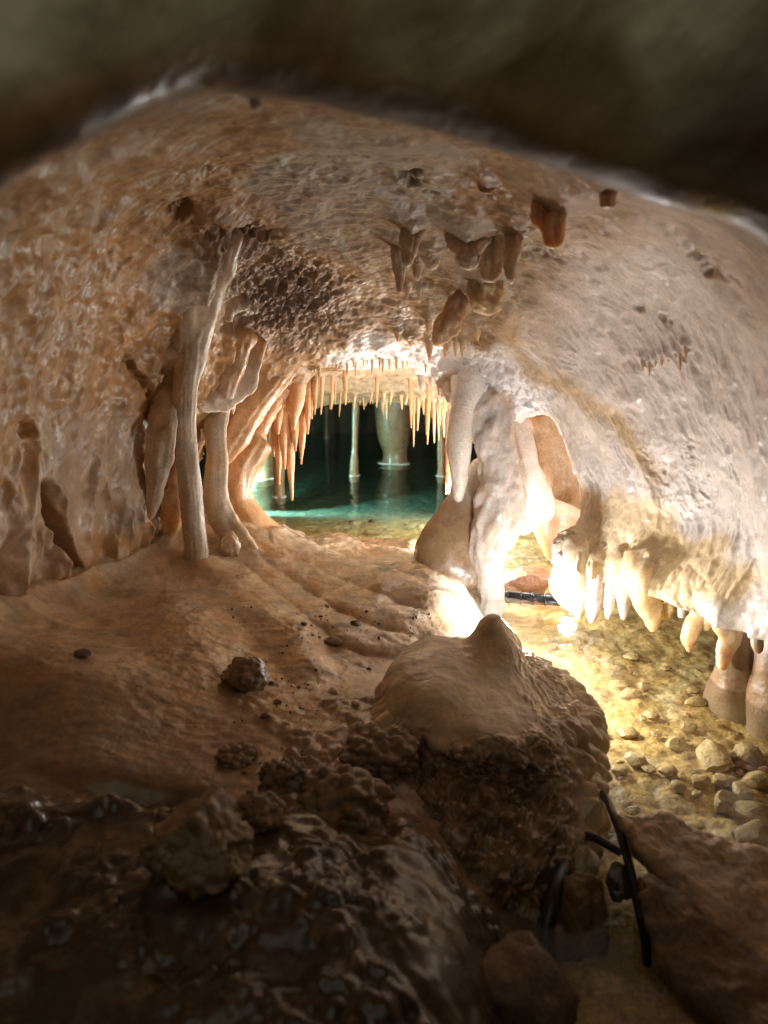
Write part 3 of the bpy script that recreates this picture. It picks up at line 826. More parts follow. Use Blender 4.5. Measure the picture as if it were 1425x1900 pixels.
popmask = np.clip(smooth(.155, .12, BO[..., 2] + .03 * fbm(BO, 14, 2, 604)) * smooth(-0.2, -0.75, np.sin(ang) + 0.35 * fbm(BO, 9, 2, 605)) * smooth(.85, .35, np.cos(ang) + .4 * fbm(BO, 9, 2, 612)), 0, 1)
dB = 0.008 * fbm(BO, 11, 2, 606) + 0.0015 * fbm(BO, 40, 2, 607) + 0.030 * drip * side * (1 - popmask) + 0.012 * popn * popmask * (0.4 + 1.2 * smooth(-.2, .3, fbm(BO, 26, 2, 611))) + 0.030 * popmask * fbm(BO, 15, 3, 608)
dB += 0.006 * (ridged(np.stack([np.cos(ang)[None] * RX * 40, np.sin(ang)[None] * RX * 40, BO[..., 2] * 12], -1), 1.0, 2, 609) - .4) * smooth(.02, .06, RX) * (1 - popmask) * rightness
dB *= smooth(0.0, 0.02, RX) * .9 + .1
# shoulders of the cone
dB += 0.010 * np.exp(-((RX - .05) / .014) ** 2) * smooth(-.3, .6, np.cos(ang))[None]
BO = BO + bn * dB[..., None]
bocol = np.broadcast_to(C3(.60, .46, .31), BO.shape).copy()
bocol = mixc(bocol, C3(.66, .52, .35), smooth(.2, .9, np.cos(ang))[None] * np.ones_like(RX))
bocol = mixc(bocol, C3(.17, .10, .05), popmask)
bocol = mixc(bocol, C3(.36, .235, .13), 0.6 * smooth(0.05, .3, fbm(BO, 9, 3, 610)))
bo = empty('flowstone_boulder', (float(tipc[0]), 1.17, 0.0))
tag(bo, 'tan flowstone boulder with pointed drip cone and popcorn-crusted front, beside the water', 'boulder')
rowcut = int(np.searchsorted(-pr[:, 1], -.176))
bvn = grid_normals(BO, True)
if np.sum(bvn * bn) < 0: bvn = -bvn
def bo_piece(name, a, b, extra=False):
    V = BO[a:b]
    o = make_obj(name, V - np.array(bo.location), grid_faces(b - a, na_, True), M['boulder'], parent=bo, colors=bocol[a:b], normals=bvn[a:b])
    return o
bo_piece('drip_cone', 0, rowcut + 1)
bo_piece('body', rowcut, nr_)

# ------------------------------------------------------------------ left side draperies and columns
def body(label, cat, name, pts, mat, glue=0, off=.006, **kw):
    pts = [(q[0], q[1], snap(q[0], q[1], q[2]) - off if k < glue else q[2]) + tuple(q[3:]) for k, q in enumerate(pts)]
    o = tube(name, pts, M[mat], **kw)
    return tag(o, label, cat)
body('tall grey-cream drapery column fanning out at ceiling and standing on the bank', 'column', 'drapery_column',
     [(412,395,1.72,80,.4),(398,430,1.755,104,.4),(374,500,1.835,104,.4),(357,590,1.925,84,.45),(351,660,1.95,58,.55),(343,740,1.955,40,.75),(345,830,1.96,39,.8),(354,920,1.965,40,.8),(361,1000,1.972,38,.8),(364,1042,1.98,46,.9),(364,1064,1.98,64,.95),(364,1085,1.98,100,1.)],
     'greydrape', nring=170, nseg=60, amp=.15, seed=3, flute=.07, soft=2.0, root=-.05)
body('grey blade-shaped drapery hanging left of the tall drapery column', 'drapery', 'drapery',
     [(312,640,1.86,50,.4),(305,720,1.88,44,.45),(300,800,1.90,48,.4),(293,870,1.91,40,.4),(284,930,1.92,24,.4),(278,965,1.92,8,.5)], 'greydrape', nring=90, nseg=36, amp=.22, seed=5, flute=.1, glue=2, root=-.15)
body('yellowish leaf-shaped drapery tucked behind the tall drapery column', 'drapery', 'drapery',
     [(325,800,2.02,16,.4),(330,860,2.02,30,.35),(328,920,2.02,46,.3),(320,965,2.02,40,.3),(310,1000,2.02,18,.3),(306,1012,2.02,6,.4)], 'yellow', nring=80, nseg=36, amp=.22, seed=6)
body('broad amber-grey leaf drapery hanging under the dark porous rock', 'drapery', 'drapery',
     [(482,622,2.16,30,.4),(464,660,2.12,46,.25),(442,696,2.10,70,.2),(414,726,2.08,72,.18),(388,746,2.07,46,.2),(368,757,2.06,14,.3)], 'greydrape', nring=80, nseg=40, amp=.22, seed=8, flute=.08, glue=6, off=.012)
body('pale knobby drapery with small drip hanging from dark porous ceiling', 'drapery', 'drapery',
     [(462,552,1.96,20,.4),(448,562,1.95,30,.4),(434,570,1.94,26,.5),(426,582,1.94,18,.7),(424,598,1.94,13,.9)], 'greydrape', nring=50, nseg=28, amp=.2, seed=9)
body('stout peach column on the left bank edge, base spreading into floor', 'column', 'column',
     [(470,800,2.42,90,.6),(440,850,2.38,84,.8),(432,890,2.36,66,.9),(432,930,2.36,68,.9),(438,965,2.36,96,1.),(445,1000,2.36,150,1.),(450,1030,2.36,210,1.)], 'peach', nring=110, nseg=56, amp=.12, seed=12, flute=.10)
body('wide peach flowstone rib slanting up from stout column to inner lip', 'flowstone', 'flowstone_rib',
     [(540,660,2.36,44,.6),(505,700,2.34,56,.6),(468,745,2.32,60,.6),(440,790,2.30,62,.6),(418,830,2.28,52,.6),(400,862,2.28,30,.6),(392,876,2.28,10,.6)], 'peach', nring=100, nseg=44, amp=.12, seed=14, flute=.12)
body('second peach flowstone rib slanting behind the wide rib', 'flowstone', 'flowstone_rib',
     [(560,662,2.44,40,.6),(524,710,2.43,46,.6),(490,760,2.42,46,.6),(464,810,2.41,46,.6),(448,860,2.40,40,.6)], 'peach', nring=90, nseg=40, amp=.12, seed=15, flute=.12)
body('narrow cream rib joining the tall drapery column to floor behind it', 'flowstone', 'flowstone_rib',
     [(452,600,2.20,60,.5),(430,660,2.18,56,.5),(408,740,2.17,44,.6),(400,790,2.16,38,.6),(402,850,2.15,36,.6),(400,920,2.14,44,.6),(420,975,2.14,50,.6),(450,1010,2.13,44,.6),(475,1040,2.12,30,.5)], 'cream', nring=90, nseg=36, amp=.16, seed=17, flute=.1, glue=3)
for k, (a, b_, c_, d_) in enumerate([(402,742,790,15),(418,740,775,12),(432,738,768,18)]):
    stal(a, b_, c_, 2.1, d_, 'cream', label='short cream stalactite under the broad leaf drapery', group='short stalactites under the broad leaf drapery', amp=.15)
tag(rock('nodule', P(428, 1012, 2.08) + [0, 0, 0], (.026, .026, .034), 'cream', sub=4, seed=31, rough=.3, chop=0, popc=.006), 'knobby cream nodule on the floor beside the tall drapery column', 'nodule')

# peach stalactite cluster by the inner opening
cl = 'peach stalactite in the cluster over the pool beside the slanting ribs'
cg = 'peach stalactite cluster by the left ribs'
for a in [(478,745,812,2.52,14,2),(492,730,790,2.5,22,0),(500,735,832,2.52,15,-2),(512,715,806,2.46,30,4),(524,705,872,2.5,26,4),(534,715,930,2.52,24,8),(516,740,900,2.56,20,2),(552,690,798,2.44,42,-8),(546,760,838,2.5,20,2),(562,740,862,2.52,18,-3),(571,720,806,2.5,16,0),(584,715,770,2.5,12,0),(578,735,778,2.6,9,0),(508,770,848,2.58,13,0),(488,770,818,2.6,10,0),(530,760,842,2.56,13,0),(556,770,820,2.56,12,2)]:
    stal(a[0], a[1] - 20, a[2], a[3], a[4], 'peach', dx=a[5], label={930: 'longest peach stalactite of the cluster, its tip just above the pool', 798: 'fattest peach stalactite of the cluster, swelling before its blunt tip', 806: 'broad-rooted peach stalactite of the cluster hanging close to the slanting ribs'}.get(a[2], cl) if a[4] > 20 else cl, group=cg, nring=40, nseg=18, amp=.16, bulge=.14, fixed=True)
def col_far(px, ytop, ybase, w0, w1, mat, label, slim=0.75, foot=1.6, lean=0, seed=1):
    g = G(px, ybase, 0.0)
    Yb = g[1]
    pts = [(px + lean, ytop - 14, Yb, w0 * 1.6), (px + lean, ytop + 6, Yb, w0 * 1.1), (px + lean * .7, ytop + .3 * (ybase - ytop), Yb, w0), (px + lean * .3, ytop + .65 * (ybase - ytop), Yb, (w0 + w1) / 2 * slim), (px, ybase - .14 * (ybase - ytop), Yb, w1 * .9), (px, ybase, Yb, w1), (px, ybase + 14, Yb, w1 * 1.15)]
    o = tag(tube('column', pts, M[mat], nring=70, nseg=28, amp=.08, seed=seed, flute=.06), label, 'column', 'thin columns standing in the pool')
    # pale lime collar at the waterline
    r = w1 * .55 * np.linalg.norm(g - CAM) / FPX
    a = np.linspace(0, 2 * np.pi, 40, endpoint=False)
    rr = r * (1 + .15 * np.sin(3 * a + seed))
    prof_ = [(0.55, .004), (1.0, .006), (1.12, .002), (1.0, -.01)]
    V = np.array([[g + np.array([q * rr[i] * math.cos(a[i]), q * rr[i] * math.sin(a[i]), h]) for i in range(40)] for q, h in prof_])
    make_obj('lime_collar', V, grid_faces(4, 40, True), M['white'], parent=o)
    return o
col_far(657, 722, 882, 12, 16, 'brown', 'slender brown column standing alone in the middle of the pool', slim=.7, lean=4, seed=2)
col_far(518, 760, 921, 22, 21, 'brown', 'brown column in the pool below the peach stalactite cluster', slim=1.0, seed=3)
col_far(733, 722, 858, 66, 48, 'brown', 'thick dark brown column broad at the top, deep in the pool', slim=1.0, lean=-6, seed=4)
col_far(818, 750, 883, 12, 14, 'brown', 'thin brown column in the pool beside the hanging white carrot stalactite', slim=1.0, seed=5)
col_far(606, 725, 812, 11, 10, 'brown', 'faint thin column far back in the pool beside the lone slender column', slim=.9, seed=6)
col_far(482, 740, 886, 62, 58, 'brown', 'broad shadowed brown column behind the peach stalactite cluster', slim=1.0, seed=7)

# inner chamber ceiling stalactites
il = 'slender peach stalactite hanging from the low ceiling over the teal pool'
ig = 'stalactites along the inner chamber ceiling'
inner = [(586,690,705,3.0,6),(600,690,722,2.9,7),(614,735,760,3.6,8),(617,690,755,2.9,8),(622,700,750,3.1,6),(640,680,733,2.75,10),(648,735,748,4.0,8),(668,738,752,4.2,6),(680,740,754,4.2,7),(690,738,750,4.2,6),
         (710,745,770,3.9,7),(716,740,778,3.7,8),(577,738,778,3.4,6),(595,740,750,3.6,6),(726,735,748,3.6,6),(755,735,752,3.2,7),(770,738,768,3.4,8),(776,740,800,3.2,8),(792,745,808,3.0,8),(805,748,822,3.0,9),
         (812,750,818,3.1,6),(822,750,812,2.95,9),(835,748,800,2.9,8),(785,742,770,3.3,6),(800,745,780,3.3,6),(815,745,790,3.3,6),(745,738,758,3.5,6),(768,735,830,3.35,7),(830,840,918,2.75,9)]
for k in range(15):
    inner.append((560 + k * 19 + rng.uniform(-7, 7), 736 + rng.uniform(-10, 4), 748 + rng.choice([0, 2, 4, 8, 12, 26]), rng.uniform(3.2, 4.2), rng.uniform(4, 9)))
inner += [(598,700,770,2.9,9),(640,700,752,2.9,11),(700,700,756,2.95,9),(762,705,795,2.85,10),(796,715,825,2.8,10)]
for a in inner:
    stal(a[0], a[1], a[2], a[3], a[4], 'peach', label=il, group=ig, nring=18, nseg=10, dx=rng.uniform(-3, 3))
ll = 'small pale stalactite on the brightly lit inner lip of the arch'
lg = 'stalactites fringing the bright inner lip'
for k in range(40):
    px = 575 + k * 6.6 + rng.uniform(-4, 4)
    base = 676 - 20 * math.sin((px - 575) / 265 * math.pi)
    ln = rng.choice([8, 12, 16, 22, 30, 40])
    stal(px, base, base + ln, 2.42 + rng.uniform(0, .12), rng.uniform(6, 11), 'cream', label=ll, group=lg, nring=14, nseg=9)
wl = 'chunky white stalactite hanging beside the bright ceiling lump'
for a in [(783,690,728,2.44,20),(800,700,722,2.44,10),(815,705,735,2.44,14),(830,722,750,2.43,12)]:
    stal(a[0], a[1], a[2], a[3], a[4], 'white', label=wl, group='white stalactites by the bright ceiling lump', amp=.2)

# ------------------------------------------------------------------ central pillar and carrot stalactite
pil = body('thick white-pink central pillar from bright ceiling down to the water', 'column', 'pillar',
     [(900,670,2.46,190,.4),(904,720,2.42,150,.5),(908,765,2.38,104,.7),(915,810,2.35,72,.8),(926,860,2.34,70,.9),(930,920,2.32,84,.9),(918,980,2.30,82,.9),(905,1030,2.28,66,.9),(908,1075,2.26,50,.9),(914,1110,2.25,44,.9),(914,1150,2.25,50,.9)],
     'white', nring=150, nseg=60, amp=.22, seed=21, flute=.07, nscale=26)
body('pinkish white curtain spreading from the pillar to the alcove wall', 'flowstone', 'flowstone_curtain',
     [(965,770,2.42,40,.3),(962,830,2.42,60,.3),(968,880,2.42,70,.3),(985,915,2.44,80,.3),(995,945,2.45,70,.3),(985,970,2.45,34,.3),(962,990,2.42,14,.4)], 'white', nring=80, nseg=44, amp=.16, seed=22)
body('brown flowstone buttress leaning against the left of the pillar', 'flowstone', 'flowstone_buttress',
     [(893,850,2.42,20,.8),(880,890,2.42,44,.8),(862,940,2.40,80,.8),(845,985,2.38,110,.9),(838,1020,2.36,130,.9),(850,1060,2.34,150,.8),(860,1100,2.32,150,.7)], 'brown', nring=90, nseg=50, amp=.14, seed=23)
body('ribbed white carrot-shaped stalactite hanging beside the pillar', 'stalactite', 'carrot_stalactite',
     [(882,672,2.42,120,.7),(872,712,2.37,74,.8),(860,748,2.33,46,.9),(855,780,2.32,44,1),(852,830,2.31,46,1),(853,880,2.31,34,1),(851,915,2.31,22,1),(850,932,2.31,12,1)], 'snow', nring=220, nseg=40, amp=.06, seed=24, rings=.008)
body('slim peach stalactite behind the ribbed white carrot stalactite', 'stalactite', 'stalactite',
     [(834,760,2.6,14),(833,830,2.6,15),(833,880,2.6,13),(832,917,2.6,5)], 'peach', nring=40, nseg=16, amp=.1, seed=25)
# alcove behind the arch on the right
tag(rock('limestone_block', P(1012, 850, 2.72), (.23, .13, .24), 'block', sub=6, seed=41, rough=.2, chop=.5), 'large beige limestone block filling the alcove behind the right arch', 'rock')
body('rusty orange drapery hanging low in the alcove behind the arch', 'drapery', 'drapery',
     [(1050,935,2.55,150,.25),(1040,965,2.53,120,.25),(1035,1000,2.52,80,.25),(1028,1030,2.52,36,.3),(1025,1042,2.52,12,.3)], 'orange', nring=70, nseg=44, amp=.2, seed=26)
tag(rock('alcove_rock', P(980, 1078, 2.42) , (.10, .07, .062), 'redrock', sub=5, seed=43, rough=.18, chop=.8), 'angular red-brown rock lying behind the black lamp tube', 'rock')

# ------------------------------------------------------------------ ledge fringe on the right
fr = [('lumpy glowing cream stalactite cluster at the tip of the ledge', [(1062,1040,1.95,60),(1060,1080,1.94,72),(1064,1110,1.94,56),(1072,1135,1.94,24),(1074,1152,1.94,9)], 'yellow', .3),
      ('broad white tooth stalactite next to the glowing cluster on the ledge', [(1102,1070,1.92,44),(1102,1100,1.91,36),(1100,1130,1.91,26),(1097,1157,1.91,9)], 'white', .2),
      ('slim grey-white tooth stalactite set back behind two white teeth', [(1133,1085,1.93,22),(1132,1110,1.93,20),(1129,1135,1.93,14),(1128,1149,1.93,6)], 'white', .15),
      ('pointed white tooth stalactite with side spur on the ledge', [(1158,1075,1.88,44),(1158,1100,1.87,32),(1157,1130,1.87,20),(1157,1151,1.87,7)], 'white', .2),
      ('long knobby yellow stalactite in the middle of the ledge fringe', [(1205,1075,1.82,80),(1203,1115,1.81,50),(1209,1145,1.81,32),(1211,1163,1.81,20),(1210,1173,1.81,8)], 'yellow', .3),
      ('short rounded yellow stalactite beside the long knobby one', [(1240,1095,1.80,40),(1240,1120,1.79,30),(1236,1140,1.79,18),(1234,1151,1.79,8)], 'yellow', .3),
      ('stubby white soda-straw stalactite under the ledge', [(1264,1110,1.78,16),(1265,1130,1.78,14),(1265,1146,1.78,13)], 'white', .05),
      ('amber tube stalactite ending in a white flattened drop', [(1300,1115,1.70,36),(1297,1140,1.70,30),(1284,1165,1.69,30),(1278,1185,1.69,26),(1278,1200,1.69,14),(1279,1211,1.69,5)], 'yellow', .15),
      ('small yellow stalactite behind the amber tube stalactite', [(1318,1125,1.74,26),(1314,1150,1.74,22),(1308,1170,1.74,10)], 'yellow', .2),
      ('tiny blunt stalactite under the ledge beyond the amber tube', [(1330,1140,1.66,18),(1329,1152,1.66,14),(1328,1158,1.66,8)], 'yellow', .1),
      ('orange lobed stalactite with dripping tip in front of brown column', [(1352,1150,1.56,60,.6),(1352,1180,1.55,44,.6),(1344,1205,1.55,30,.7),(1340,1230,1.55,20,.9),(1340,1244,1.55,9,1)], 'yellow', .25),
      ('small pale stalactite at the far right of the ledge fringe', [(1405,1190,1.45,20),(1406,1203,1.45,16),(1406,1212,1.45,8)], 'cream', .15)]
for k, (lb, pts, mt, am) in enumerate(fr):
    n0 = pts[0]
    ys = snap(n0[0], n0[1] - 4, n0[2]) + .012
    pts = [(n0[0], n0[1] - 34, snap(n0[0], n0[1] - 34, n0[2]) + .03, n0[3] * 1.1)] + [(q[0], q[1], ys) + tuple(q[3:]) for q in pts]
    tag(tube('ledge_stalactite', pts, M[mt], nring=60, nseg=32, amp=am, seed=50 + k), lb, 'stalactite', 'stalactites fringing the right ledge')
body('squat brown column standing in the water under the ledge', 'column', 'column', [(1372,1140,1.62,60),(1370,1190,1.62,58),(1366,1240,1.62,64),(1366,1275,1.62,84),(1366,1340,1.62,110)], 'brown', nring=60, nseg=36, amp=.1, seed=71)
body('wide brown column under the ledge, partly hidden by the wall', 'column', 'column', [(1452,1150,1.52,70),(1450,1210,1.52,76),(1450,1255,1.52,86),(1450,1290,1.52,100),(1450,1380,1.52,110)], 'brown', nring=60, nseg=36, amp=.1, seed=72)

# ------------------------------------------------------------------ draperies on the vault ceiling
dr = [('dark amber drapery tooth, largest on the right of the vault', [(1030,350,1.42,70,.4),(1020,395,1.42,62,.35),(1026,430,1.42,38,.4),(1030,462,1.42,20,.5)], 'amber'),
      ('grey-green rounded drapery lobe hanging on the vault', [(870,410,1.60,80,.35),(866,450,1.60,66,.3),(868,480,1.60,44,.3),(866,502,1.60,18,.4)], 'greydrape'),
      ('translucent tan drapery lobe overlapping the rounded grey-green one', [(925,425,1.62,24,.3),(915,460,1.62,46,.25),(912,495,1.62,46,.25),(908,525,1.62,24,.3)], 'greydrape'),
      ('slim tan stalactite beside the overlapping lobes', [(955,410,1.62,46,.5),(952,450,1.62,32,.7),(948,490,1.62,22,.9),(949,527,1.62,10,1)], 'greydrape'),
      ('square-ended grey and amber drapery hanging below the lobes', [(902,500,1.74,56,.4),(900,535,1.74,58,.35),(898,560,1.74,56,.3),(890,583,1.74,36,.4)], 'amber'),
      ('bright amber blade drapery with a curved edge at the vault centre', [(868,530,1.92,20,.3),(852,565,1.92,36,.25),(832,600,1.92,44,.22),(815,625,1.92,30,.25),(806,642,1.92,10,.4)], 'amber'),
      ('teardrop grey drapery with wet tip hanging on the vault', [(765,405,1.62,40,.4),(762,440,1.62,38,.35),(756,475,1.62,24,.5),(755,497,1.62,9,.8)], 'greydrape'),
      ('long dull tan spike left of the teardrop drapery', [(738,440,1.68,28,.5),(740,480,1.68,24,.6),(742,515,1.68,16,.8),(742,545,1.68,8,1)], 'greydrape'),
      ('small tan spike between teardrop and rounded drapery', [(778,470,1.66,26,.5),(776,495,1.66,18,.7),(774,522,1.66,8,1)], 'greydrape'),
      ('short lobed olive drapery beside the small tan spike', [(800,455,1.66,40,.4),(800,480,1.66,32,.4),(800,502,1.66,12,.5)], 'greydrape'),
      ('square broken stub of stalactite near the arch edge', [(1130,325,1.2,34,.7),(1130,345,1.2,30,.8),(1129,365,1.2,24,.9),(1129,388,1.2,20,.9)], 'greydrape'),
      ('small triangular flake drapery near the dark hole in the vault', [(905,320,1.42,30,.3),(902,345,1.42,28,.3),(900,360,1.42,12,.3)], 'greydrape')]
for k, (lb, pts, mt) in enumerate(dr):
    n0 = pts[0]
    ys = snap(n0[0], n0[1] + 4, n0[2]) + .006
    pts = [(n0[0] + 3, n0[1] - 46, ys + .012, n0[3] * 1.5, 1.0), (n0[0] + 2, n0[1] - 18, ys + .006, n0[3] * 1.15, .8)] + [(q[0], q[1], ys) + tuple(q[3:]) for q in pts]
    tag(tube('vault_drapery', pts, M[mt], nring=90, nseg=48, amp=.34, nscale=48, seed=90 + k, flute=.12, root=.38, soft=1.7), lb, 'drapery', 'draperies on the vault ceiling')
ml = 'small tan stalactite under the vault draperies above the inner lip'
for a in [(797,625,670,2.0,20),(830,620,652,2.1,20),(826,640,666,2.12,10),(845,622,662,2.1,12),(858,628,662,2.1,14),(795,590,622,1.95,16),(886,600,632,2.0,20),(762,620,640,2.05,22),(738,612,634,2.1,16),(706,640,655,2.25,26),(672,640,652,2.25,18),(640,640,650,2.25,14)]:
    stal(a[0], a[1], a[2], a[3], a[4], 'amber', label=ml, group='small stalactites above the inner lip', nring=24, nseg=16, amp=.16)
sl = 'small pale stalactite in the row on the smooth right wall'
for a in [(1192,665,690,1.62,9),(1205,672,698,1.62,9),(1216,668,682,1.62,8),(1240,655,672,1.6,11),(1254,650,666,1.6,9),(1272,640,668,1.58,11),(1262,655,690,1.6,9),(1228,660,680,1.6,8)]:
    stal(a[0], a[1], a[2], a[3], a[4], 'cream', label=sl, group='row of small stalactites on the right wall', nring=16, nseg=12, amp=.1)

tag(tube('overhang_knob', [(470,110,.66,60),(472,150,.66,30),(474,182,.66,22),(474,204,.66,16)], M['greydrape'], nring=40, nseg=24, amp=.2, seed=130), 'small grey knob hanging from the foreground overhang edge', 'stalactite')
vr = random.Random(11)
for k in range(22):
    a_ = vr.uniform(735, 960); b_ = 400 + 0.9 * (960 - a_) * vr.random() + vr.uniform(0, 90)
    if b_ > 600: continue
    stal(a_, b_, b_ + vr.uniform(12, 34), 1.7, vr.uniform(10, 20), vr.choice(['amber', 'greydrape']), label='tiny drip stalactite among the larger vault draperies', group='tiny drips among the vault draperies', nring=20, nseg=14, amp=.2, flat=vr.uniform(.4, .9))

# ------------------------------------------------------------------ lamps and cables
def cyl(bm, p0, p1, r0, r1, n=24):
    p0, p1 = Vector(p0), Vector(p1)
    d_ = p1 - p0
    m = Matrix.Translation((p0 + p1) / 2) @ d_.to_track_quat('Z', 'Y').to_matrix().to_4x4()
    bmesh.ops.create_cone(bm, cap_ends=True, segments=n, radius1=r0, radius2=r1, depth=d_.length, matrix=m)
def bm_obj(name, bm, mat, parent=None, smooth_=True):
    me_ = bpy.data.meshes.new(name); bm.to_mesh(me_); bm.free(); me_.materials.append(mat)
    for p in me_.polygons: p.use_smooth = smooth_ and len(p.vertices) == 4
    o = bpy.data.objects.new(name, me_); col.objects.link(o)
    if parent: o.parent = parent
    return o
a0, a1 = P(930, 1108, 2.27), P(1045, 1114, 2.22)
lt = empty('lamp_tube', tuple((a0 + a1) / 2)); tag(lt, 'black tubular underwater lamp lying against the red-brown rock', 'lamp')
def lv(t): return (a0 + (a1 - a0) * t) - (a0 + a1) / 2
b_ = bmesh.new(); cyl(b_, lv(.12), lv(.95), .019, .019); bm_obj('housing', b_, M['blackmetal'], lt)
b_ = bmesh.new(); cyl(b_, lv(.04), lv(.125), .015, .023); bm_obj('end_cap', b_, M['rubber'], lt)
for k in range(3):
    b_ = bmesh.new(); cyl(b_, lv(.30 + k * .2), lv(.335 + k * .2), .0215, .0215); bm_obj('clamp_ring', b_, M['rubber'], lt)
# flood lamps behind the boulder and by the pool; the pillar one is added fill
for lp, lb, hd in ((L4, 'small black flood lamp at the pool edge behind the brown buttress', (.5, -.1, -.85)), (L3, 'small black flood lamp in the pool behind the stout peach column', (-.7, -.2, .55)), (L5, 'small black flood lamp added behind the pillar as fill for the pool', (.6, .2, -.75)), (L1, 'small black flood lamp standing in the water beyond the cone boulder', (-.6, -.5, -.62)),
                   (L1B, 'small black flood lamp tucked close behind the cone boulder beside the gravel', (-.5, .1, -.85))):
    fl_ = empty('flood_lamp', (lp[0], lp[1], 0.0)); tag(fl_, lb, 'lamp')
    hv = Vector(hd).normalized(); lo_ = Vector((0, 0, lp[2] - (.05 if lp is L1 else 0)))
    q0, q1, q2 = lo_ + hv * .032, lo_ + hv * .036, lo_ + hv * .085
    b_ = bmesh.new(); cyl(b_, q2, q1, .018, .026); bm_obj('housing', b_, M['blackmetal'], fl_)
    b_ = bmesh.new(); cyl(b_, q1 + hv * .001, q0, .023, .023); bm_obj('lens', b_, M['lens'], fl_)
    b_ = bmesh.new(); cyl(b_, (q2.x, q2.y, -.1), (q2.x, q2.y, q2.z), .007, .007); bm_obj('stem', b_, M['blackmetal'], fl_)
def cable(label, pts, r):
    c = cr_matrix(len(pts), 60) @ np.array([P(*p) for p in pts])
    t = np.gradient(c, axis=0); t /= np.linalg.norm(t, axis=1, keepdims=True)
    s1 = np.cross(t, [0.3, 1.0, 0.2]); s1 /= np.linalg.norm(s1, axis=1, keepdims=True)
    s2 = np.cross(t, s1)
    a = np.linspace(0, 2 * np.pi, 14, endpoint=False)
    V = c[:, None] + r * (np.cos(a)[None, :, None] * s1[:, None] + np.sin(a)[None, :, None] * s2[:, None])
    return tag(make_obj('cable', V, grid_faces(60, 14, True), M['rubber'], closed=True), label, 'cable', 'black cables by the boulder')
cable('black cable arching from behind the boulder down past the slab tip', [(1060,1470,1.38),(1092,1462,1.24),(1120,1476,1.10),(1136,1506,1.02),(1152,1550,.97),(1166,1600,.93),(1178,1650,.90),(1188,1700,.87),(1196,1740,.86),(1201,1790,.865),(1206,1850,.87)], .0068)
cable('short black cable lying over the water below the boulder', [(1030,1535,1.22),(1072,1545,1.08),(1105,1556,1.0),(1135,1572,.98),(1152,1582,.97)], .0065)
cable('thick black hose curving down under the boulder into the dark', [(1090,1575,1.08),(1062,1592,1.0),(1040,1622,.93),(1028,1660,.89),(1014,1720,.86),(1010,1780,.84),(1025,1840,.81),(1060,1900,.78)], .011)

# ------------------------------------------------------------------ rocks at the lower right
def closed_loft(name, rings_, mat, label, cat, seed, amp=.010, n=120, m=140, colors=None):
    R_ = np.array(rings_)                      # k rings x j points x 3
    k, j = R_.shape[:2]
    Rw = np.concatenate([R_[:, -1:], R_, R_[:, :2]], axis=1)
    tcol = np.linspace(1, j + 1, m, endpoint=False)
    Mc = cr_rows(j + 3, tcol)
    V = np.einsum('ri,cj,ijk->rck', cr_matrix(k, n), Mc, Rw)
    nn = grid_normals(V, True)
    if np.sum(nn * (V - V.mean(axis=(1), keepdims=True))) < 0: nn = -nn
    dd = amp * (fbm(V, 12, 4, seed) * 1.6 + .5 * (ridged(V, 16, 3, seed + 4) - .4)) + .25 * amp * fbm(V, 70, 2, seed + 7)
    V = V + nn * dd[..., None]
    c0, c1 = V[0].mean(axis=0), V[-1].mean(axis=0)
    verts = np.concatenate([V.reshape(-1, 3), [c0, c1]])
    kk = np.arange(m); k2 = (kk + 1) % m
    t0 = np.stack([np.full(m, n * m), k2, kk], -1); t1 = np.stack([np.full(m, n * m + 1), (n - 1) * m + kk, (n - 1) * m + k2], -1)
    return tag(make_obj(name, verts, [grid_faces(n, m, True), np.concatenate([t0, t1])], M[mat], closed=True), label, cat)
def sec(top, low_, under, back, q=1.0):
    t_, l_ = P(top[0], top[1], top[2] * q), P(low_[0], low_[1], low_[2] * q)
    if q != 1.0:
        th = min(1.0, np.linalg.norm(t_ - l_) / .08)
        return [t_, (t_ + l_) / 2 + [0, 0, .012 * th], l_, l_ + np.array([.02, .035, -.045]) * th, (t_ + l_) / 2 + np.array([.03, .05, -.11]) * th, t_ + np.array([.02, .04, -.10]) * th]
    return [t_, (t_ + l_) * .5 + [0, 0, .012], l_, P(*under), (P(*under) + P(*back)) / 2, P(*back)]
closed_loft('rock_slab', [
    sec((1146,1512,1.03),(1152,1522,1.02),(1156,1528,1.02),(1150,1516,1.04),.93),
    sec((1180,1510,1.06),(1190,1580,1.00),(1196,1592,1.01),(1185,1530,1.10),.93),
    sec((1250,1520,1.07),(1262,1660,.93),(1272,1680,.96),(1255,1545,1.12),.93),
    sec((1330,1545,1.05),(1350,1735,.87),(1362,1758,.90),(1335,1570,1.10),.93),
    sec((1430,1582,1.02),(1440,1800,.82),(1452,1825,.85),(1435,1605,1.08),.93),
    sec((1560,1660,.97),(1570,1880,.77),(1580,1900,.80),(1560,1680,1.02),.93)], 'slab', 'brown leaning rock slab with pointed tip above the golden gravel', 'rock', 301, amp=.014)
closed_loft('rock_slab', [
    sec((1190,1635,.93),(1196,1660,.91),(1200,1668,.92),(1195,1640,.95),.93),
    sec((1215,1632,.94),(1225,1790,.84),(1235,1810,.86),(1222,1650,.98),.93),
    sec((1290,1690,.90),(1310,1870,.77),(1320,1890,.80),(1295,1710,.95),.93),
    sec((1390,1770,.85),(1420,1960,.71),(1430,1980,.74),(1395,1790,.9),.93),
    sec((1520,1850,.78),(1560,2050,.65),(1570,2080,.68),(1520,1880,.84),.93)], 'darkrock', 'dark shadowed rock slab below the leaning pointed slab', 'rock', 302, amp=.012)
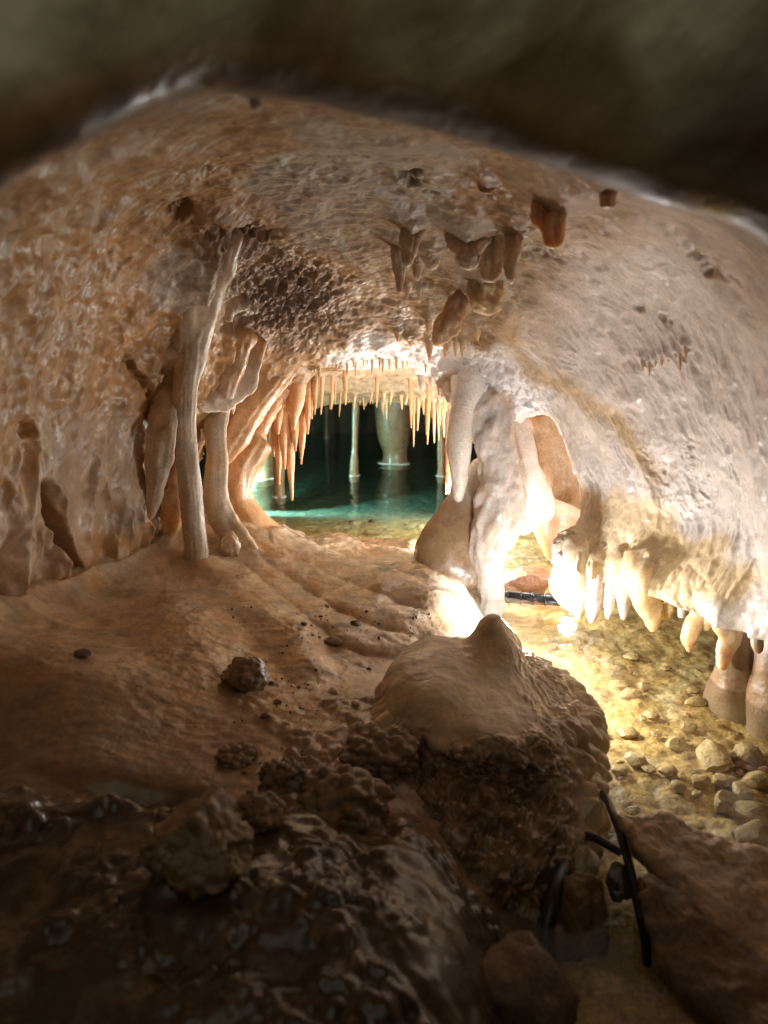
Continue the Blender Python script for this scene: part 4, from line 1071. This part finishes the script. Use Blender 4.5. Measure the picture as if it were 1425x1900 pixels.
tag(rock('rock', P(1150, 1635, .98), (.022, .02, .035), 'darkrock', sub=4, seed=61, rough=.25, chop=.4), 'small dark upright stone standing in water beside the arching cable', 'rock')
tag(rock('rock', P(1068, 1720, .90), (.045, .04, .085), 'popcorn', sub=5, seed=62, rough=.2, chop=.3, popc=.006, popscale=80), 'knobby brown rock half under water beside the thick hose', 'rock')
tag(rock('rock', P(960, 1850, .74), (.075, .07, .07), 'darkrock', sub=5, seed=63, rough=.2, chop=.5), 'dark brown rock below the boulder near the thick hose', 'rock')
tag(rock('rock', P(1045, 1590, 1.02), (.02, .02, .03), 'darkrock', sub=4, seed=64, rough=.25, chop=.4), 'dark stone tucked under the boulder overhang', 'rock')

# ------------------------------------------------------------------ rocks and nodules on the bank
def bank_rock(px, py, wpx, hk, label, seed, mat='popcorn', sub=4, popc=.3, depth=1.0, name='rock', cat='rock', rough=.25, chop=.2, sink=.35):
    p = on_floor(px, py + wpx * hk * 0.4)
    s = wpx * .5 * np.linalg.norm(p - CAM) / FPX
    return tag(rock(name, p + [0, 0, s * hk * (1 - sink)], (s, s * depth, s * hk), mat, sub=sub, seed=seed, rough=rough, chop=chop, popc=s * popc, popscale=1.1 / s * 2.6), label, cat)
bank_rock(462, 1255, 80, .75, 'rough brown rock fragment sitting on the bank below the smooth mound', 201, popc=.12, chop=.5, rough=.35, sub=5)
bank_rock(370, 1550, 150, 1.0, 'large knobby brown rock lump on the dark front bank', 202, popc=.10, sub=6, rough=.42, chop=.4, sink=.5)
bank_rock(705, 1395, 110, .5, 'dark popcorn nodule cluster beside the left of the cone boulder', 203, popc=.35, sub=5, name='popcorn_cluster', cat='nodule')
bank_rock(526, 1442, 66, .75, 'dark popcorn nodule cluster alone on the wet bank', 204, popc=.35, sub=5, name='popcorn_cluster', cat='nodule')
bank_rock(640, 1480, 130, .45, 'flat spread of dark popcorn nodules on the wet bank', 205, popc=.35, sub=5, name='popcorn_cluster', cat='nodule')
bank_rock(480, 1510, 70, .7, 'dark pitted lump beside the large knobby rock', 206, popc=.2, sub=5)
bank_rock(440, 1400, 60, .4, 'low dark knobbly patch on the bank between rock fragment and popcorn', 209, popc=.3, sub=5, name='popcorn_cluster', cat='nodule')
closed_loft('rock_flap', [
    sec((530,1560,.86),(520,1580,.85),(522,1590,.86),(535,1570,.9)),
    sec((580,1570,.87),(545,1680,.78),(550,1690,.8),(585,1590,.92)),
    sec((640,1620,.84),(590,1740,.74),(595,1750,.76),(645,1640,.9)),
    sec((690,1690,.80),(650,1760,.73),(655,1770,.75),(695,1710,.86)),
    sec((705,1730,.77),(695,1750,.75),(697,1758,.76),(708,1740,.8))], 'popcorn', 'leaning brown flap of rock on the dark front bank', 'rock', 305, amp=.010, n=90, m=100)
for k, (a, b2, s_) in enumerate([(617,1194,38),(155,1218,34),(620,1287,24),(660,1307,18),(515,1307,16),(492,1332,18),(564,1163,14),(595,1145,9),(685,1245,10),(660,1160,22),(580,1180,8)]):
    lb = ['thin tan rock flake lying on the bank under the flow lobes', 'thin rock flake on the smooth mound by the left wall', 'round pale pebble on the wet bank left of the cone boulder'][k] if k < 3 else 'small loose pebble lying on the wet bank'
    p = on_floor(a, b2)
    s = s_ * .5 * np.linalg.norm(p - CAM) / FPX
    tag(rock('pebble', p + [0, 0, s * .2], (s, s * .8, s * (.35 if k < 2 else .6)), 'cream' if k in (2, 3) else 'darkrock', sub=3, seed=220 + k, chop=.6), lb, 'pebble', 'pebbles on the bank')

gv, gf = ICO[2]
gV, gF, n0_ = [], [], 0
gr_ = np.random.RandomState(5)
for k in range(900):
    px_, py_ = gr_.uniform(430, 900), 1120 + 480 * gr_.rand() ** 1.3
    if fbm(np.array([[px_ * .01, py_ * .01, 0]]), 1.0, 2, 77)[0] < -.02:
        continue
    p = None
    yy = 1.9
    g0 = G(px_, py_, .12)
    zz = floor_z(g0[0], g0[1])
    g0 = G(px_, py_, zz); g0[2] = floor_z(g0[0], g0[1])
    if g0[2] < .02:
        continue
    sz = 0.0012 + 0.004 * gr_.rand() ** 4
    gV.append(gv * sz * gr_.uniform(.6, 1.3, 3) + g0 + [0, 0, sz * .2]); gF.append(gf + n0_); n0_ += len(gv)
tag(make_obj('grit', np.concatenate(gV), np.concatenate(gF), M['popcorn']), 'fine dark grit scattered over the wet bank', 'grit', kind='stuff')

# ------------------------------------------------------------------ stones on the pool bed
def bed_stone(px, py, wpx, hk, seed, mat='stone'):
    g = G(px, py, -0.05 if py > 1020 else -0.08)
    s = wpx * .5 * np.linalg.norm(g - CAM) / FPX
    rock('stone', g + np.array([0, 0, -.012]), (s, s * .75, s * hk), mat, sub=3, seed=seed, chop=1.6, rough=.25, rot=rng.uniform(0, 3), parent=bed)
for k, a in enumerate([(1325,1395,90,.55),(1390,1395,70,.6),(1255,1370,50,.4),(1180,1400,50,.4),(1350,1480,60,.6),(1395,1500,80,.5),(1400,1545,90,.5),(1290,1295,40,.5),(1170,1280,46,.4),(1195,1265,30,.5),(1380,1460,50,.5),
                       (1300,1440,44,.5),(1260,1450,36,.5),(1240,1420,40,.4),(1345,1440,46,.5),(1410,1440,60,.5),(1280,1340,40,.4),(1165,1350,40,.4),(1210,1320,36,.4),(1150,1420,36,.4)]):
    bed_stone(a[0], a[1], a[2], a[3], 700 + k, 'stone')
for k in range(80):
    bed_stone(1425 - 420 * rng.random() ** 1.5, 1540 - 360 * rng.random() ** 1.4, 8 + 30 * rng.random() ** 2, rng.uniform(.25, .45), 800 + k, rng.choice(['stone', 'stone', 'stone', 'redrock']))
for k in range(26):
    bed_stone(rng.uniform(560, 830), rng.uniform(962, 1000), rng.uniform(10, 26), rng.uniform(.3, .5), 950 + k, rng.choice(['stone', 'darkrock', 'darkrock']))

# ------------------------------------------------------------------ fillets: the shell and the floor swell where a body grows out of them
def swell(V, N, caps, kmax=.05):
    V = V.astype(np.float32)
    flat = V.reshape(-1, 3); h = np.zeros(len(flat), dtype=np.float32)
    for c, r, soft in caps:
        k = float(min(kmax, 0.006 + 1.2 * r.max())) * soft
        lo, hi = (c - r[:, None]).min(axis=0) - k, (c + r[:, None]).max(axis=0) + k
        m = np.flatnonzero(np.all((flat > lo) & (flat < hi), axis=1))
        if not len(m):
            continue
        a, b = c[:-1], c[1:]
        q = flat[m]
        sd = np.full(len(m), 9.0, dtype=np.float32)
        for i in range(len(a)):
            ab = b[i] - a[i]
            t = np.clip(((q - a[i]) @ ab) / max(ab @ ab, 1e-12), 0, 1)
            sd = np.minimum(sd, np.linalg.norm(q - a[i] - t[:, None] * ab, axis=1) - (r[i] + t * (r[i + 1] - r[i])))
        h[m] = np.maximum(h[m], np.clip(k - sd, 0, 1.4 * k) ** 2 / (3.2 * k))
    return V + N * h.reshape(V.shape[:-1])[..., None]
SHF = swell(SHD, Nn, CAPS)
NF = grid_normals(SHF)
if np.sum(NF * Nn) < 0:
    NF = -NF
for o, sl in PIECES:
    o.data.vertices.foreach_set('co', SHF[sl].astype(np.float32).ravel())
    o.data.normals_split_custom_set_from_vertices(NF[sl].reshape(-1, 3).astype(np.float32))
    o.data.update()
FF = swell(F, np.broadcast_to(np.array([0, 0, 1.0]), F.shape), CAPS, .03)
floor_o.data.vertices.foreach_set('co', FF.astype(np.float32).ravel())
floor_o.data.update()
